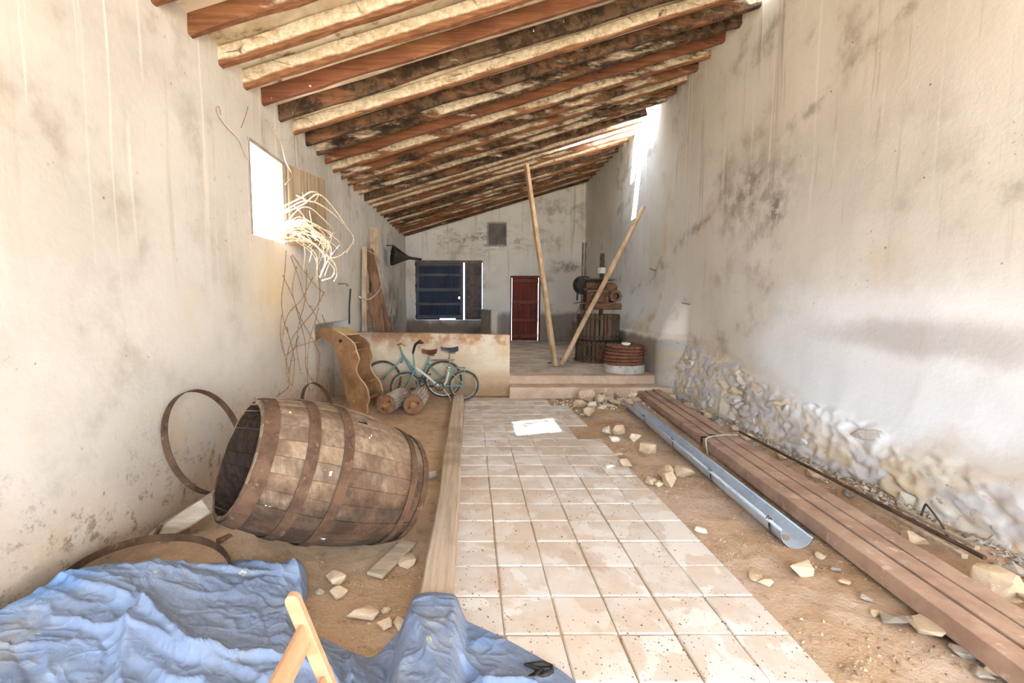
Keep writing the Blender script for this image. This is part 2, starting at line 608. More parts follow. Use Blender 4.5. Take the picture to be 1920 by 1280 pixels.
def tile_mat():
    k = NT('worn_clay_tile', .9, 0, .2)
    v = k.shift(k.obj, 31)
    n1 = k.noise(5, 5, .6, v)
    base = k.mix(k.rand, '#d4cbc2', '#ddd6ce')
    col = k.mix(k.ramp(n1, .35, .65), base, '#cfc0b1')
    pale = k.ramp(k.noise(3.2, 4, .5, v, .4), .53, .57)
    col = k.mix(k.math('MULTIPLY', pale, .75), col, '#e6e2dd')
    stain = k.ramp(k.noise(2.1, 5, .6, k.vec(None, (1, .55, 1))), .58, .63)
    col = k.mix(k.math('MULTIPLY', stain, .55), col, '#b99f8c')
    sand = k.ramp(k.noise(.8, 5, .6, k.vec(None, (1, 1, 1), (4, 2, 0))), .5, .66)
    col = k.mix(k.math('MULTIPLY', sand, .5), col, '#c8b299')
    col = k.mix(k.ramp(k.noise(38, 4, .7), .60, .72, 0, .5), col, '#8f7a66')
    return k.out(col, k.math('ADD', n1, k.math('MULTIPLY', k.noise(45, 4, .6), .3)), .3, .006)
M['tile'] = tile_mat()
M['stone_sand'] = simple_noise('broken_sandstone', '#d3bda0', '#bba283', 7, c='#e0d5c6', obj=True, bump=.6, lo=.3, hi=.7)
M['stone_pale'] = simple_noise('limey_stone', '#efe7da', '#d9c7ab', 7, c='#b99b72', obj=True, bump=.5)
M['stone_grey'] = simple_noise('grey_stone', '#b3a798', '#8f8375', 7, c='#cfc3b2', obj=True, bump=.5)
def wall_stone_mat():
    k = NT('rubble_wall_stone', .95, 0, .12)
    v = k.shift(k.obj, 31)
    c1 = k.mix(k.ramp(k.rand, .35, .95), '#dcd6cf', '#d6c3a2')
    c1 = k.mix(k.ramp(k.noise(5, 6, .65, v), .4, .65), c1, '#c9c3bd')
    c1 = k.mix(k.ramp(k.noise(14, 6, .75, v), .58, .68, 0, .7), c1, '#84715c')
    return k.out(c1, k.noise(12, 6, .7, v), .7, .02)
M['wall_stone'] = wall_stone_mat()
M['pebble'] = simple_noise('pebble', '#bda58a', '#8c7258', 14, c='#ded4c4', bump=.2, cs=25)
M['speck'] = simple_noise('dark_crumb', '#57402c', '#8a6a49', 20, bump=.1)
M['plank'] = timber_mat('grey_plank', '#bfad98', '#a6937c', '#836c54', specks=.4)
M['long_plank'] = timber_mat('dusty_long_plank', '#c8b7a3', '#b09d87', '#8f7b65', grain=(30, 1.2, 30), specks=.35)
M['old_wood'] = timber_mat('old_brown_wood', '#8d6d55', '#6e5340', '#4a382b', grain=(30, 30, 1.5))
M['pale_wood'] = timber_mat('pale_weathered_wood', '#c9b59d', '#ab957d', '#806a55', grain=(30, 30, 1.5), specks=.2)
M['pole_wood'] = timber_mat('pole_wood', '#d3b897', '#b79673', '#997856', grain=(14, 14, 1.2), specks=.2)
M['chair_wood'] = timber_mat('varnished_beech', '#c69d7c', '#b58a69', '#9c7557', rough=.45, grain=(4, 4, 20), specks=0)
M['shutter_wood'] = timber_mat('grey_shutter_wood', '#a5937c', '#877661', '#6b5c4b', grain=(22, 22, 1.0), specks=.1)
M['machine'] = timber_mat('rust_stained_board', '#a57d58', '#8a6443', '#664630', grain=(5, 5, 3), specks=.25)
M['machine_edge'] = timber_mat('pale_sawn_edge', '#dcc5a0', '#c2a67e', '#a08560', grain=(8, 8, 8), specks=0)
M['roller'] = simple_noise('galvanised_roller', '#cdc0b3', '#a39484', 8, .7, c='#7a6554', bump=.3)
M['gear'] = simple_noise('rusty_disc', '#936d50', '#77543d', 9, .8, c='#b08d6e', bump=.3)
M['brass'] = simple_noise('dull_brass', '#caa35f', '#a57c3d', 20, .5, .6)
M['rust'] = simple_noise('rusted_hoop_iron', '#634a38', '#4b372a', 9, .8, .1, c='#8a6f57', bump=.4, dist=.004)
M['dark_iron'] = simple_noise('dark_iron', '#3f3a36', '#2a2724', 9, .6, .4, c='#6b5a4a', bump=.3)
M['rail_iron'] = simple_noise('worn_iron_rail', '#6d5f4d', '#4b4238', 9, .55, .5)
M['press_rust'] = simple_noise('rusty_cast_iron', '#7a5844', '#5b4233', 6, .85, .1, c='#a88a70', bump=.4)
M['press_slat'] = timber_mat('stained_press_slat', '#75614f', '#584739', '#3a2d25', grain=(25, 25, 1.5), specks=.15)
M['mat'] = simple_noise('brown_fibre_mat', '#83543f', '#64402f', 16, .95, c='#a9826a', bump=.7, dist=.015, cs=40)
M['millstone'] = simple_noise('limey_base_stone', '#c9c2b8', '#a39a8e', 5, c='#7b6c5e')
def barrel_mat(name='weathered_oak_stave', inner=False):
    k = NT(name, .85, 0, .2)
    if inner:
        v = k.shift(k.obj, 40)
        g1 = k.noise(1.0, 6, .65, k.vec(v, (34, 34, 1.6)))
        return k.out(k.mix(k.ramp(g1, .33, .66), '#4d3b30', '#33261f'), g1, .4, .006)
    v = k.shift(k.obj, 40)
    g1 = k.noise(1.0, 6, .65, k.vec(v, (34, 34, 1.6)))
    col = k.mix(k.ramp(g1, .33, .66), '#978571', '#766553')
    col = k.mix(k.ramp(k.rand, 0, 1, 0, .45), col, '#93775c')
    col = k.mix(k.ramp(k.noise(3, 5, .65, v), .42, .64, 0, .75), col, '#5b4739')
    # old wet rot on the belly that lies near the ground
    x, y, z = k.sep()
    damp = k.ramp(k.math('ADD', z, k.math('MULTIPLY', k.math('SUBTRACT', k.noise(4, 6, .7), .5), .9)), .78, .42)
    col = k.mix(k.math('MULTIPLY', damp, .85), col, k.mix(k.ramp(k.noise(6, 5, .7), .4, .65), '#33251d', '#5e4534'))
    fine = k.ramp(k.noise(1.0, 5, .75, k.vec(v, (90, 90, 4))), .55, .7)
    col = k.mix(k.math('MULTIPLY', fine, .45), col, '#4e3d31')
    crk = k.ramp(k.noise(1.0, 4, .7, k.vec(v, (60, 60, .9))), .64, .71)
    col = k.mix(k.math('MULTIPLY', crk, .6), col, '#2f2018')
    drop = k.ramp(k.noise(17, 3, .6), .71, .74)
    col = k.mix(k.math('MULTIPLY', drop, .85), col, '#efe9df')
    return k.out(col, g1, .4, .006)
M['stave'] = barrel_mat()
M['stave_inside'] = barrel_mat('dark_stave_inside', True)
def tarp_mat():
    k = NT('faded_blue_tarp', .62, 0, .35)
    n1 = k.noise(2.0, 5, .6)
    col = k.mix(k.ramp(n1, .35, .65), '#72809a', '#8290a8')
    col = k.mix(k.ramp(k.noise(1.1, 4, .6, k.vec(None, (1, 1, 1), (2, 7, 0))), .5, .68, 0, .7), col, '#6490c4')
    dusty = k.ramp(k.noise(2.6, 6, .68, k.vec(None, (1, 1, 1), (5, 2, 3))), .5, .68)
    col = k.mix(k.math('MULTIPLY', dusty, .55), col, '#a3a198')
    dirt = k.ramp(k.noise(1.7, 5, .65, k.vec(None, (1, 1, 1), (8, 1, 1))), .56, .72)
    col = k.mix(k.math('MULTIPLY', dirt, .5), col, '#77715f')
    sp = k.ramp(k.noise(9, 4, .65), .68, .73)
    col = k.mix(k.math('MULTIPLY', sp, .85), col, '#d8cba6')
    def ridge(scale, v, p):
        n_ = k.noise(scale, 2, .5, v, .6)
        a_ = k.math('ABSOLUTE', k.math('SUBTRACT', k.math('MULTIPLY', n_, 2.0), 1.0))
        return k.math('POWER', k.math('SUBTRACT', 1.0, a_, clamp=True), p)
    h = k.math('ADD', ridge(3.5, k.vec(None, (1, 1.7, 1)), 9.0), k.math('MULTIPLY', ridge(9.0, k.vec(None, (1.4, 1, 1), (3, 3, 3)), 7.0), .45))
    h = k.math('ADD', h, k.math('MULTIPLY', ridge(22.0, k.vec(None, (1, 1.2, 1), (7, 3, 3)), 5.0), .16))
    return k.out(col, h, .42, .012)
M['tarp'] = tarp_mat()
M['steel_red'] = simple_noise('dusty_red_primer', '#b39784', '#9c7e6c', 4, .8, c='#cbb5a3', bump=.2, dist=.003)
M['zinc'] = simple_noise('galvanised_zinc', '#c6d3e0', '#b1c0d0', 5, .4, .3, c='#d6dee6', bump=.1, dist=.003)
M['teal'] = simple_noise('teal_bike_paint', '#7ea79f', '#6a918b', 9, .5, c='#8f8a72', bump=.1)
M['tyre'] = simple_noise('dusty_tyre', '#5d5850', '#3d3a36', 14, .9)
M['tyre_white'] = simple_noise('dusty_whitewall', '#b5ab9a', '#8f8573', 14, .9)
M['chrome'] = simple_noise('dull_chrome', '#bdb5a6', '#958b7a', 14, .45, .6)
M['saddle_black'] = simple_noise('black_vinyl', '#4a4a4e', '#35353a', 10, .55)
M['saddle_brown'] = simple_noise('brown_leather', '#8b4b34', '#6d3828', 10, .65)
M['grip'] = simple_noise('tan_grip', '#b49668', '#977a4e', 10, .8)
M['blue_door'] = timber_mat('dark_blue_paint', '#363e50', '#2b3343', '#20252f', rough=.65, grain=(22, 22, 1.2), specks=.15)
M['blue_batten'] = timber_mat('dark_batten_wood', '#66666e', '#50525b', '#3b3c44', rough=.7, grain=(1.5, 22, 22), specks=.2)
M['grey_leaf'] = timber_mat('grey_brown_leaf', '#74675f', '#5d524c', '#423a36', rough=.75, grain=(22, 22, 1.2), specks=.1)
M['red_batten'] = timber_mat('worn_red_batten', '#86503f', '#6d3a2d', '#4b2a22', rough=.7, grain=(1.5, 22, 22), specks=.2)
M['red_door'] = timber_mat('dark_red_door_paint', '#7a3b2b', '#612b20', '#43211a', rough=.65, grain=(22, 22, 1.2), specks=.1)
M['hatch'] = simple_noise('grey_hatch_metal', '#6d6762', '#58534e', 5, .6, .2)
M['frame_grey'] = simple_noise('grey_frame', '#a39b90', '#8a8378', 5, .7)
M['frame_white'] = simple_noise('white_window_frame', '#dedad2', '#c6c0b5', 5, .7)
M['vine'] = simple_noise('dry_vine', '#e0d2bd', '#c4ad92', 12, .9, c='#a58a6c')
M['twig'] = simple_noise('thin_brown_twig', '#9a7d60', '#7c6046', 12, .9)
M['wire'] = simple_noise('pale_wire', '#cbbfae', '#a89c8a', 12, .6, .3)
M['nail'] = simple_noise('rusty_nail', '#5e4b3f', '#41342c', 12, .8)
M['ground_out'] = simple_noise('bare_yard', '#cdbb9c', '#b8a483', 1.2, c='#a3906f')
M['white_cap'] = simple_noise('white_lump', '#efece6', '#dcd7ce', 8, .7)

# ------------------------------------------------------------------ setting: floor, walls, ceiling
XL, XR, YB = -2.05, 3.47, 14.3
PLAT = 0.33
Z_L, SLOPE = 3.5, 0.2935                         # underside of the beams at the left wall, rise per metre
def beam_z(x):
    return Z_L + (x - XL) * SLOPE
def in_tiles(x, y):
    return -0.125 < x < 1.53
def gz(x, y):
    """height of the bare ground"""
    m = 0.13 * math.exp(-((x + 1.42) / .36) ** 2) * math.exp(-((y - 2.75) / .55) ** 2) + .07 * sm(-1.2, -1.9, x) * sm(4.6, 3.2, y)
    z = 0.02 * fbm(x, y, 0, 1.7) + .008 * fbm(x, y, 3, 9, 3)
    z += .018 * max(0, fbm(x, y, 11, 5, 4)) * sm(1.5, 1.8, x)
    t = sm(-.20, -.09, x) * sm(1.62, 1.50, x)
    side = .022 * sm(1.5, 1.75, x) + .05 * sm(2.6, 3.3, x)
    return (m + z + side) * (1 - t) - .012 * t

g = MB()
NX, NY = 190, 300
g.grid(lambda a, b: (lambda x, y: Vector((x, y, gz(x, y))))(XL - .30 + a * 5.90, -3.5 + b * 11.1), NX, NY)
floor = g.build('floor', M['dirt'], None, smooth=True, kind='structure', fix=False)

# clay tiles: six columns, laid in rows across
tx = [-.125, .155, .43, .705, .985, 1.26, 1.53]
tile_meshes = []
for q in range(5):
    r = random.Random(q)
    bm = bmesh.new()
    bmesh.ops.create_cube(bm, size=1.0)
    for v in bm.verts:
        v.co.x *= .268
        v.co.y *= .272
        v.co.z *= .03
        v.co.x += r.uniform(-.003, .003)
        v.co.y += r.uniform(-.003, .003)
    bmesh.ops.bevel(bm, geom=[e for e in bm.edges], offset=.006, segments=1, affect='EDGES')
    me = bpy.data.meshes.new('tile')
    bm.to_mesh(me)
    bm.free()
    me.materials.append(M['tile'])
    tile_meshes.append(me)
tr = random.Random(3)
y = 1.22
row = 0
while y < 7.2:
    for i in range(6):
        if i == 5 and (5.0 < y < 5.5 or y > 6.9 or tr.random() < .04):
            continue
        o = bpy.data.objects.new('tile', tile_meshes[tr.randrange(5)])
        C.objects.link(o)
        o.parent = floor
        wx = (tx[i] + tx[i + 1]) / 2 - .06 * sm(2.5, 7, y) * (i / 5)
        p = WM[floor].inverted() @ Vector((wx + tr.uniform(-.003, .003), y + .14 + tr.uniform(-.003, .003), -.014 + tr.uniform(-.0025, .0025)))
        o.location = p
        o.rotation_euler = (tr.uniform(-.006, .006), tr.uniform(-.006, .006), tr.uniform(-.008, .008))
    y += .2835

def wall_grid(us, vs, fn, hole=None):
    """grid over sorted coordinates; cells whose centre is in a hole are left out"""
    b = MB()
    n = len(us)
    for v in vs:
        for u in us:
            b.v.append(fn(u, v))
    for j in range(len(vs) - 1):
        for i in range(n - 1):
            if hole and hole((us[i] + us[i + 1]) / 2, (vs[j] + vs[j + 1]) / 2):
                continue
            a = j * n + i
            b.f.append((a, a + 1, a + n + 1, a + n))
    return b
def span(a, b, step, extra=()):
    n = max(1, round((b - a) / step))
    s = [a + (b - a) * i / n for i in range(n + 1)]
    for e in extra:
        s = [q for q in s if abs(q - e) > step * .3 or q in (a, b)]
        s.append(e)
    return sorted(s)

# left wall with the small window
WY0, WY1, WZ0, WZ1 = 4.32, 5.11, 2.215, 3.09
NY0, NY1, NZ1, ND = 5.95, 7.6, 1.29, .26          # a shallow niche beside the partition
us = span(-3.6, YB + .1, .14, (WY0, WY1, NY0, NY1))
vs = span(-.1, 4.1, .14, (WZ0, WZ1, NZ1))
inwin = lambda y, z: (WY0 < y < WY1 and WZ0 < z < WZ1) or (NY0 < y < NY1 and z < NZ1)
def lw(y, z):
    e = min(abs(y - WY0), abs(y - WY1), abs(z - WZ0), abs(z - WZ1))
    d = .022 * fbm(y, z, 0, .8, 4)
    if WY0 - .01 <= y <= WY1 + .01 and WZ0 - .01 <= z <= WZ1 + .01:
        d = 0
    if NY0 - .01 <= y <= NY1 + .01 and z <= NZ1 + .01:
        d = 0
    return Vector((XL + d, y, z))
b = wall_grid(us, vs, lw, inwin)
TW = .5
for (p, q) in (((WY0, WZ0), (WY1, WZ0)), ((WY1, WZ0), (WY1, WZ1)), ((WY1, WZ1), (WY0, WZ1)), ((WY0, WZ1), (WY0, WZ0))):
    b.add([(XL, p[0], p[1]), (XL, q[0], q[1]), (XL - TW, q[0], q[1]), (XL - TW, p[0], p[1])], [(0, 1, 2, 3)])
b.grid(lambda a, c: Vector((XL - ND + .01 * fbm(a * 3, c * 2, 4, 2), NY0 + a * (NY1 - NY0), -.1 + c * (NZ1 + .1))), 14, 12)
for (p, q) in (((NY0, -.1), (NY0, NZ1)), ((NY0, NZ1), (NY1, NZ1)), ((NY1, NZ1), (NY1, -.1))):
    b.add([(XL, p[0], p[1]), (XL, q[0], q[1]), (XL - ND - .02, q[0], q[1]), (XL - ND - .02, p[0], p[1])], [(0, 1, 2, 3)])
# outer face, also with the opening
for (y0, y1, z0, z1) in ((-3.6, WY0, -.1, 4.1), (WY1, YB + .1, -.1, 4.1), (WY0, WY1, -.1, WZ0), (WY0, WY1, WZ1, 4.1)):
    b.add([(XL - TW, y0, z0), (XL - TW, y1, z0), (XL - TW, y1, z1), (XL - TW, y0, z1)], [(0, 1, 2, 3)])
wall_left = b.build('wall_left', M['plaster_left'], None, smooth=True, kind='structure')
# smooth shading only over the plaster, sharp at the reveal
me = wall_left.data
for p in me.polygons:
    if abs(p.normal.x) < .7:
        p.use_smooth = False

# right wall: plaster above, rubble and fallen render below
def zb(y):
    return .07 + .113 * y + .10 * fbm(y, 3.3, 0, 1.4, 4)
def cells(y, z):
    """random masonry: recess between the stones 0..1, and the stone's own number 0..1"""
    wy, wz = y + .05 * fbm(y, z, 1, 5, 2), z + .04 * fbm(y, z, 6, 5, 2)
    d, p = noise.voronoi(Vector((wy * 3.6, wz * 7.5, 0.5)))
    c0 = noise.cell(p[0] * 9.7)
    return 1 - sm(.02, .22, d[1] - d[0]), abs(c0)
def rwx(y, z, full=False):
    x = XR + .02 * fbm(y, z, 5, .7, 4)
    near = sm(7.9, 7.2, y)
    rel = z - zb(y)
    rub = sm(.05, -.05, rel) * near
    lean = (.18 * sm(1.0, 0, z)) * near
    base = 0
    if y > 7.2:
        base = (.30 * sm(1.9, .85, z) + .04 * sm(1.02 + .06 * fbm(y, 1, 1, 3, 3), .97, z)) * sm(7.3, 7.75, y)
    cre, num = 0.0, .5
    if rub > 0:
        cre, num = cells(y, z)
        plas = sm(.22, .52, .5 + .9 * fbm(y, z, 3, 1.6, 5))       # here old render still covers the joints
        cre *= 1 - .8 * plas
        rough = .022 - .034 * cre * 1.0 + .022 * (num - .5) * (1 - plas) + .024 * fbm(y, z * 1.6, 8, 8, 5)
        x -= rub * rough
    x -= lean + base * .98
    return (x, cre * rub, num) if full else x
def rw(y, z):
    return Vector((rwx(y, z), y, z))
us = span(-3.6, 1.8, .2) + span(1.84, 2.5, .04) + span(2.515, 7.6, .02) + span(7.63, 8.4, .035) + span(8.5, YB + .1, .15)
vs = span(-.1, -.02, .04) + span(0, 1.06, .0165) + span(1.09, 1.25, .04) + span(1.35, 5.7, .14)
b = wall_grid(us, vs, rw)
b.add([(XR + TW, -3.6, -.1), (XR + TW, YB + .1, -.1), (XR + TW, YB + .1, 5.7), (XR + TW, -3.6, 5.7)], [(0, 1, 2, 3)])
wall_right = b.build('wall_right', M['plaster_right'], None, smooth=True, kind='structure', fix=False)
a_c = wall_right.data.attributes.new('joint', 'FLOAT', 'POINT')
a_n = wall_right.data.attributes.new('stone_number', 'FLOAT', 'POINT')
vc, vn = [], []
for v in vs:
    for u in us:
        if v < 1.1 and 1.8 < u < 8:
            _, c_, n_ = rwx(u, v, True)
        else:
            c_, n_ = 0, .5
        vc.append(c_)
        vn.append(n_)
vc += [0] * (len(wall_right.data.vertices) - len(vc))
vn += [.5] * (len(wall_right.data.vertices) - len(vn))
a_c.data.foreach_set('value', vc)
a_n.data.foreach_set('value', vn)

# stones that show in the broken lower part of the right wall
def rock_pts(r, sx, sy, sz, n=16, boxy=.55):
    pts = []
    for _ in range(n):
        v = Vector((r.gauss(0, 1), r.gauss(0, 1), r.gauss(0, 1))).normalized()
        m = max(abs(v.x), abs(v.y), abs(v.z))
        v = v.lerp(v / m, boxy)
        k = r.uniform(.82, 1.05)
        pts.append(Vector((v.x * sx * k, v.y * sy * k, v.z * sz * k)))
    return pts
ws = random.Random(21)
zrow = .10
cnt = 0
while zrow < .98:
    yy = 2.0 + ws.random() * .2
    while yy < 7.6:
        L = ws.uniform(.13, .40)
        H = ws.uniform(.075, .14)
        zc = zrow + ws.uniform(-.035, .035)
        if zc < zb(yy) - .05 and ws.random() < .30:
            r = random.Random(cnt)
            pts = rock_pts(r, .07, L / 2, H / 2, 26, .85)
            rt = Matrix.Rotation(ws.uniform(-.25, .25), 3, 'X') @ Matrix.Rotation(ws.uniform(-.12, .12), 3, 'Z')
            c0 = Vector((min(rwx(yy + q, zc) for q in (-.06, 0, .06)) + .048, yy, zc))
            MB().hull([rt @ p + c0 for p in pts]).build('stone', M['wall_stone'], wall_right, bevel=.012)
            cnt += 1
        yy += L * ws.uniform(.95, 1.25) + .02
    zrow += .112
# two old nails
for (u, v, dy) in ((1226, 508, -.22), (1290, 571, -.12)):
    p = onX(u, v, 3.45)
    MB().tube([p + Vector((.05, 0, 0)), p + Vector((-.16, dy, .03))], .006, 6).build('nail', M['nail'], wall_right)

# back wall: opening with the blue shutters, red door, hatch
BX0, BX1, BZ0, BZ1 = -1.77, .33, .99, 2.83
DX0, DX1, DZ0, DZ1 = 1.19, 2.13, PLAT, 2.36
us = span(XL - .2, XR + .2, .15, (BX0, BX1, DX0, DX1))
vs = span(-.1, 5.7, .15, (BZ0, BZ1, DZ0, DZ1))
hol = lambda x, z: (BX0 < x < BX1 and BZ0 < z < BZ1) or (DX0 < x < DX1 and DZ0 < z < DZ1)
edge = lambda x, z: (BX0 - .01 <= x <= BX1 + .01 and BZ0 - .01 <= z <= BZ1 + .01) or (DX0 - .01 <= x <= DX1 + .01 and DZ0 - .01 <= z <= DZ1 + .01)
b = wall_grid(us, vs, lambda x, z: Vector((x, YB + (0 if edge(x, z) else .02 * fbm(x, z, 3, .8, 4)), z)), hol)
for (x0, x1, z0, z1) in ((BX0, BX1, BZ0, BZ1), (DX0, DX1, DZ0, DZ1)):
    for (p, q) in (((x0, z0), (x1, z0)), ((x1, z0), (x1, z1)), ((x1, z1), (x0, z1)), ((x0, z1), (x0, z0))):
        b.add([(p[0], YB, p[1]), (q[0], YB, q[1]), (q[0], YB + .35, q[1]), (p[0], YB + .35, p[1])], [(0, 1, 2, 3)])
wall_back = b.build('wall_back', M['plaster_back'], None, smooth=False, kind='structure')

# wall behind the camera with the wide open doorway that lights the room
b = MB()
b.box((-2.02, -3.55, 2.8), (.2, .2, 5.8))
b.box((3.42, -3.55, 2.8), (.2, .2, 5.8))
b.box((.7, -3.55, 5.0), (5.4, .2, 1.2))
b.build('wall_front', M['plaster_back'], None, kind='structure')
# yard outside
b = MB()
b.box((0, 4, -.33), (70, 70, .1))
b.build('ground_yard', M['ground_out'], None, kind='structure')

# raised rear floor, two steps
b = MB()
b.grid(lambda a, c: Vector((XL - .1 + a * 5.6, 7.68 + c * (YB - 7.5), PLAT + .01 * fbm(a * 5, c * 7, 0, 1.5))), 60, 60)
plat = b.build('floor_raised', M['platform'], None, smooth=True, kind='structure', fix=False)
b = MB()
b.bar((.62, 7.54, .09), (3.28, 7.54, .09), .36, .19, seg=14, jit=.006, ch=.012, seed=4)
b.build('step', M['step'], plat)
b = MB()
b.bar((.62, 7.83, .235), (3.28, 7.83, .24), .26, .19, seg=14, jit=.005, ch=.012, seed=5)
b.build('step', M['step'], plat)

# low partition wall of the old vat, in front of the raised floor
def parti():
    k = NT('stained_partition_plaster', .92, 0, .15)
    x, y, z = k.sep()
    n1 = k.noise(2.6, 6, .65)
    col = k.mix(k.ramp(n1, .35, .65), '#e0d3bd', '#d3bd9d')
    zz = k.math('ADD', z, k.math('MULTIPLY', k.math('SUBTRACT', n1, .5), .5))
    top = k.math('MULTIPLY', k.ramp(zz, .72, .98), k.ramp(k.noise(3, 5, .7, k.vec(None, (1, 1, 1), (4, 0, 0))), .4, .56))
    col = k.mix(k.math('MULTIPLY', top, .8), col, '#a9744c')
    top2 = k.math('MULTIPLY', k.ramp(z, .9, 1.04), k.ramp(x, -.6, -1.3))
    col = k.mix(k.math('MULTIPLY', top2, .6), col, '#77563f')
    lowd = k.ramp(zz, .5, .3)
    col = k.mix(k.math('MULTIPLY', lowd, .75), col, '#b89a76')
    col = k.mix(k.math('MULTIPLY', k.ramp(zz, .3, .05), .6), col, '#8a6a4c')
    col = k.mix(k.ramp(k.noise(22, 5, .7), .62, .7, 0, .5), col, '#efe6d6')
    return k.out(col, k.math('ADD', n1, k.math('MULTIPLY', k.noise(18, 5, .7), .3)), .5, .02)
M['parti'] = parti()
b = MB()
b.grid(lambda a, c: Vector((XL + a * 2.68, 7.6 + .012 * fbm(a * 2.7, c, 0, 2.5) - .035 * sm(.42, .38, c * 1.06), c * (1.075 - .05 * a))), 60, 24)
b.add([(XL, 7.6, 1.075), (.63, 7.6, 1.025), (.63, 7.82, 1.025), (XL, 7.82, 1.075)], [(0, 1, 2, 3)])
b.add([(.63, 7.6, 0), (.63, 7.82, 0), (.63, 7.82, 1.025), (.63, 7.6, 1.025)], [(0, 1, 2, 3)])
b.add([(XL, 7.82, 0), (.63, 7.82, 0), (.63, 7.82, 1.025), (XL, 7.82, 1.075)], [(0, 1, 2, 3)])
b.build('wall_partition', M['parti'], None, kind='structure')
# side wall of the vat running to the back wall
b = MB()
b.prism([(.50, 12.2, PLAT - .05), (.68, 12.2, PLAT - .05), (.68, 12.2, 1.32), (.50, 12.2, 1.34)], (-.22, YB - 12.2, 0))
b.build('wall_vat', M['cement'], None, kind='structure', bevel=.02)
# ceiling: boards over the bays, beams below them
ceil = MB()
ceil.box((.7, -3.6, beam_z(.7) + .2), (5.9, .2, .06), Matrix.Rotation(-math.atan(SLOPE), 3, 'Y'))
ceiling = ceil.build('ceiling', M['board_ceiling'], None, kind='structure')
BH, BW = .148, .068
CP = math.atan(SLOPE)
ylist = []
yb_ = 3.136 - .3865 * 17
while yb_ < YB - .1:
    ylist.append(yb_)
    yb_ += .3865
cols = {0: (.1, .3, .2), 1: (.15, .25, .1), 2: (.75, .2, .1), 3: (.85, .15, 0), 4: (.0, 1, 0), 5: (.05, .2, .85), 6: (.9, .1, 0), 7: (.1, .2, .7),
        8: (.45, .0, .8), 9: (.1, .95, .15), 10: (.55, .1, .4), 11: (.3, .5, .5), 12: (.6, .1, .4), 13: (.4, .2, .6), 14: (.5, .1, .5), 15: (.3, .2, .7),
        16: (.8, .2, .1), 17: (.75, .7, .1), 18: (.5, .4, .3), 19: (.8, .1, .2), 20: (.2, .3, .7)}
br = random.Random(5)
for i, yy in enumerate(ylist):
    kk = i - 17
    x0, x1 = XL - .12, XR + .12
    if 8.9 < yy < 9.8:
        x1 = XR - .25 + .1 * br.random()
    elif 5.4 < yy < 9:
        x1 = XR + .02
    b = MB()
    dj = br.uniform(-.012, .012)
    h = BH * br.uniform(.94, 1.06)
    b.bar((x0, yy, beam_z(x0) + BH / 2 + dj), (x1, yy + br.uniform(-.015, .015), beam_z(x1) + BH / 2 + dj), BW * br.uniform(.9, 1.15), h, seg=26, jit=.011, ch=.012, seed=i + 40)
    col = cols.get(kk, (br.uniform(.1, .7), br.uniform(0, .6), br.uniform(.2, .8)))
    b.build('beam', M['beam'], ceiling, color=col)
# boards, one panel per bay, with the broken places near the right wall
def panel(ya, yb, xa, xb):
    b = MB()
    z0, z1 = beam_z(xa) + BH + .005, beam_z(xb) + BH + .005
    b.prism([(xa, ya, z0), (xb, ya, z1), (xb, ya, z1 + .05), (xa, ya, z0 + .05)], (0, yb - ya, 0))
    b.build('panel', M['board_ceiling'], ceiling)
for i in range(len(ylist) - 1):
    ya, yb = ylist[i], ylist[i + 1]
    xb = XR + .3
    if 8.85 < ya < 9.0:
        xb = 2.85
    elif 9.0 <= ya < 9.35:
        xb = 1.75
    elif 9.35 <= ya < 9.75:
        xb = 2.45
    elif -1.7 < ya < -.4:  # unseen gap behind the camera, added to let more daylight in
        panel(ya, yb, .25, xb)
        continue
    elif 5.45 < ya < 5.75:
        xb = 3.36
    elif 9.75 < ya < 10.5:
        xb = 3.41
    panel(ya, yb, XL - .3, xb)
panel(ylist[-1], YB + .3, XL - .3, XR + .3)

# ------------------------------------------------------------------ windows, doors, hatch
def onP(u, v, p, n):
    d = ray(u, v)
    o = Vector((0, 0, CAM_H))
    t = (Vector(p) - o).dot(Vector(n)) / d.dot(Vector(n))
    return o + d * t

# small window in the left wall: thin frame and the open plank shutter
win = bpy.data.objects.new('window_1', None)
C.objects.link(win)
win.location = (XL, WY0, WZ0)
win['kind'] = 'structure'
WM[win] = Matrix.Translation(Vector((XL, WY0, WZ0)))
b = MB()
xf = XL - .015
for (p, q) in (((WY0 + .015, WZ0), (WY0 + .015, WZ1)), ((WY1 - .02, WZ0), (WY1 - .02, WZ1))):
    b.bar((xf, p[0], p[1]), (xf, q[0], q[1]), .05, .03, up=(0, 1, 0))
b.bar((xf, WY0, WZ1 - .02), (xf, WY1, WZ1 - .02), .06, .035)
b.build('frame', M['frame_grey'], win, bevel=.004)
hz = Vector((XL + .03, WY1 + .01, 0))
sh_d = Vector((sin(R(17)), cos(R(17)), 0))
shl = MB()
for i in range(4):
    a0, a1 = .02 + i * .172, .02 + i * .172 + .169
    p0 = hz + sh_d * ((a0 + a1) / 2) + Vector((0, 0, WZ0 + .0))
    p1 = p0 + Vector((0, 0, .86))
    MB().bar(p0, p1, .169, .022, up=sh_d.cross(Vector((0, 0, 1))), seg=3, jit=.001, ch=.003, seed=i).build('plank', M['shutter_wood'], win)
nrm = sh_d.cross(Vector((0, 0, 1)))
for zz in (.14, .70):
    p0 = hz + sh_d * .03 - nrm * .025 + Vector((0, 0, WZ0 + zz))
    p1 = p0 + sh_d * .66
    MB().bar(p0, p1, .025, .07).build('batten', M['shutter_wood'], win)

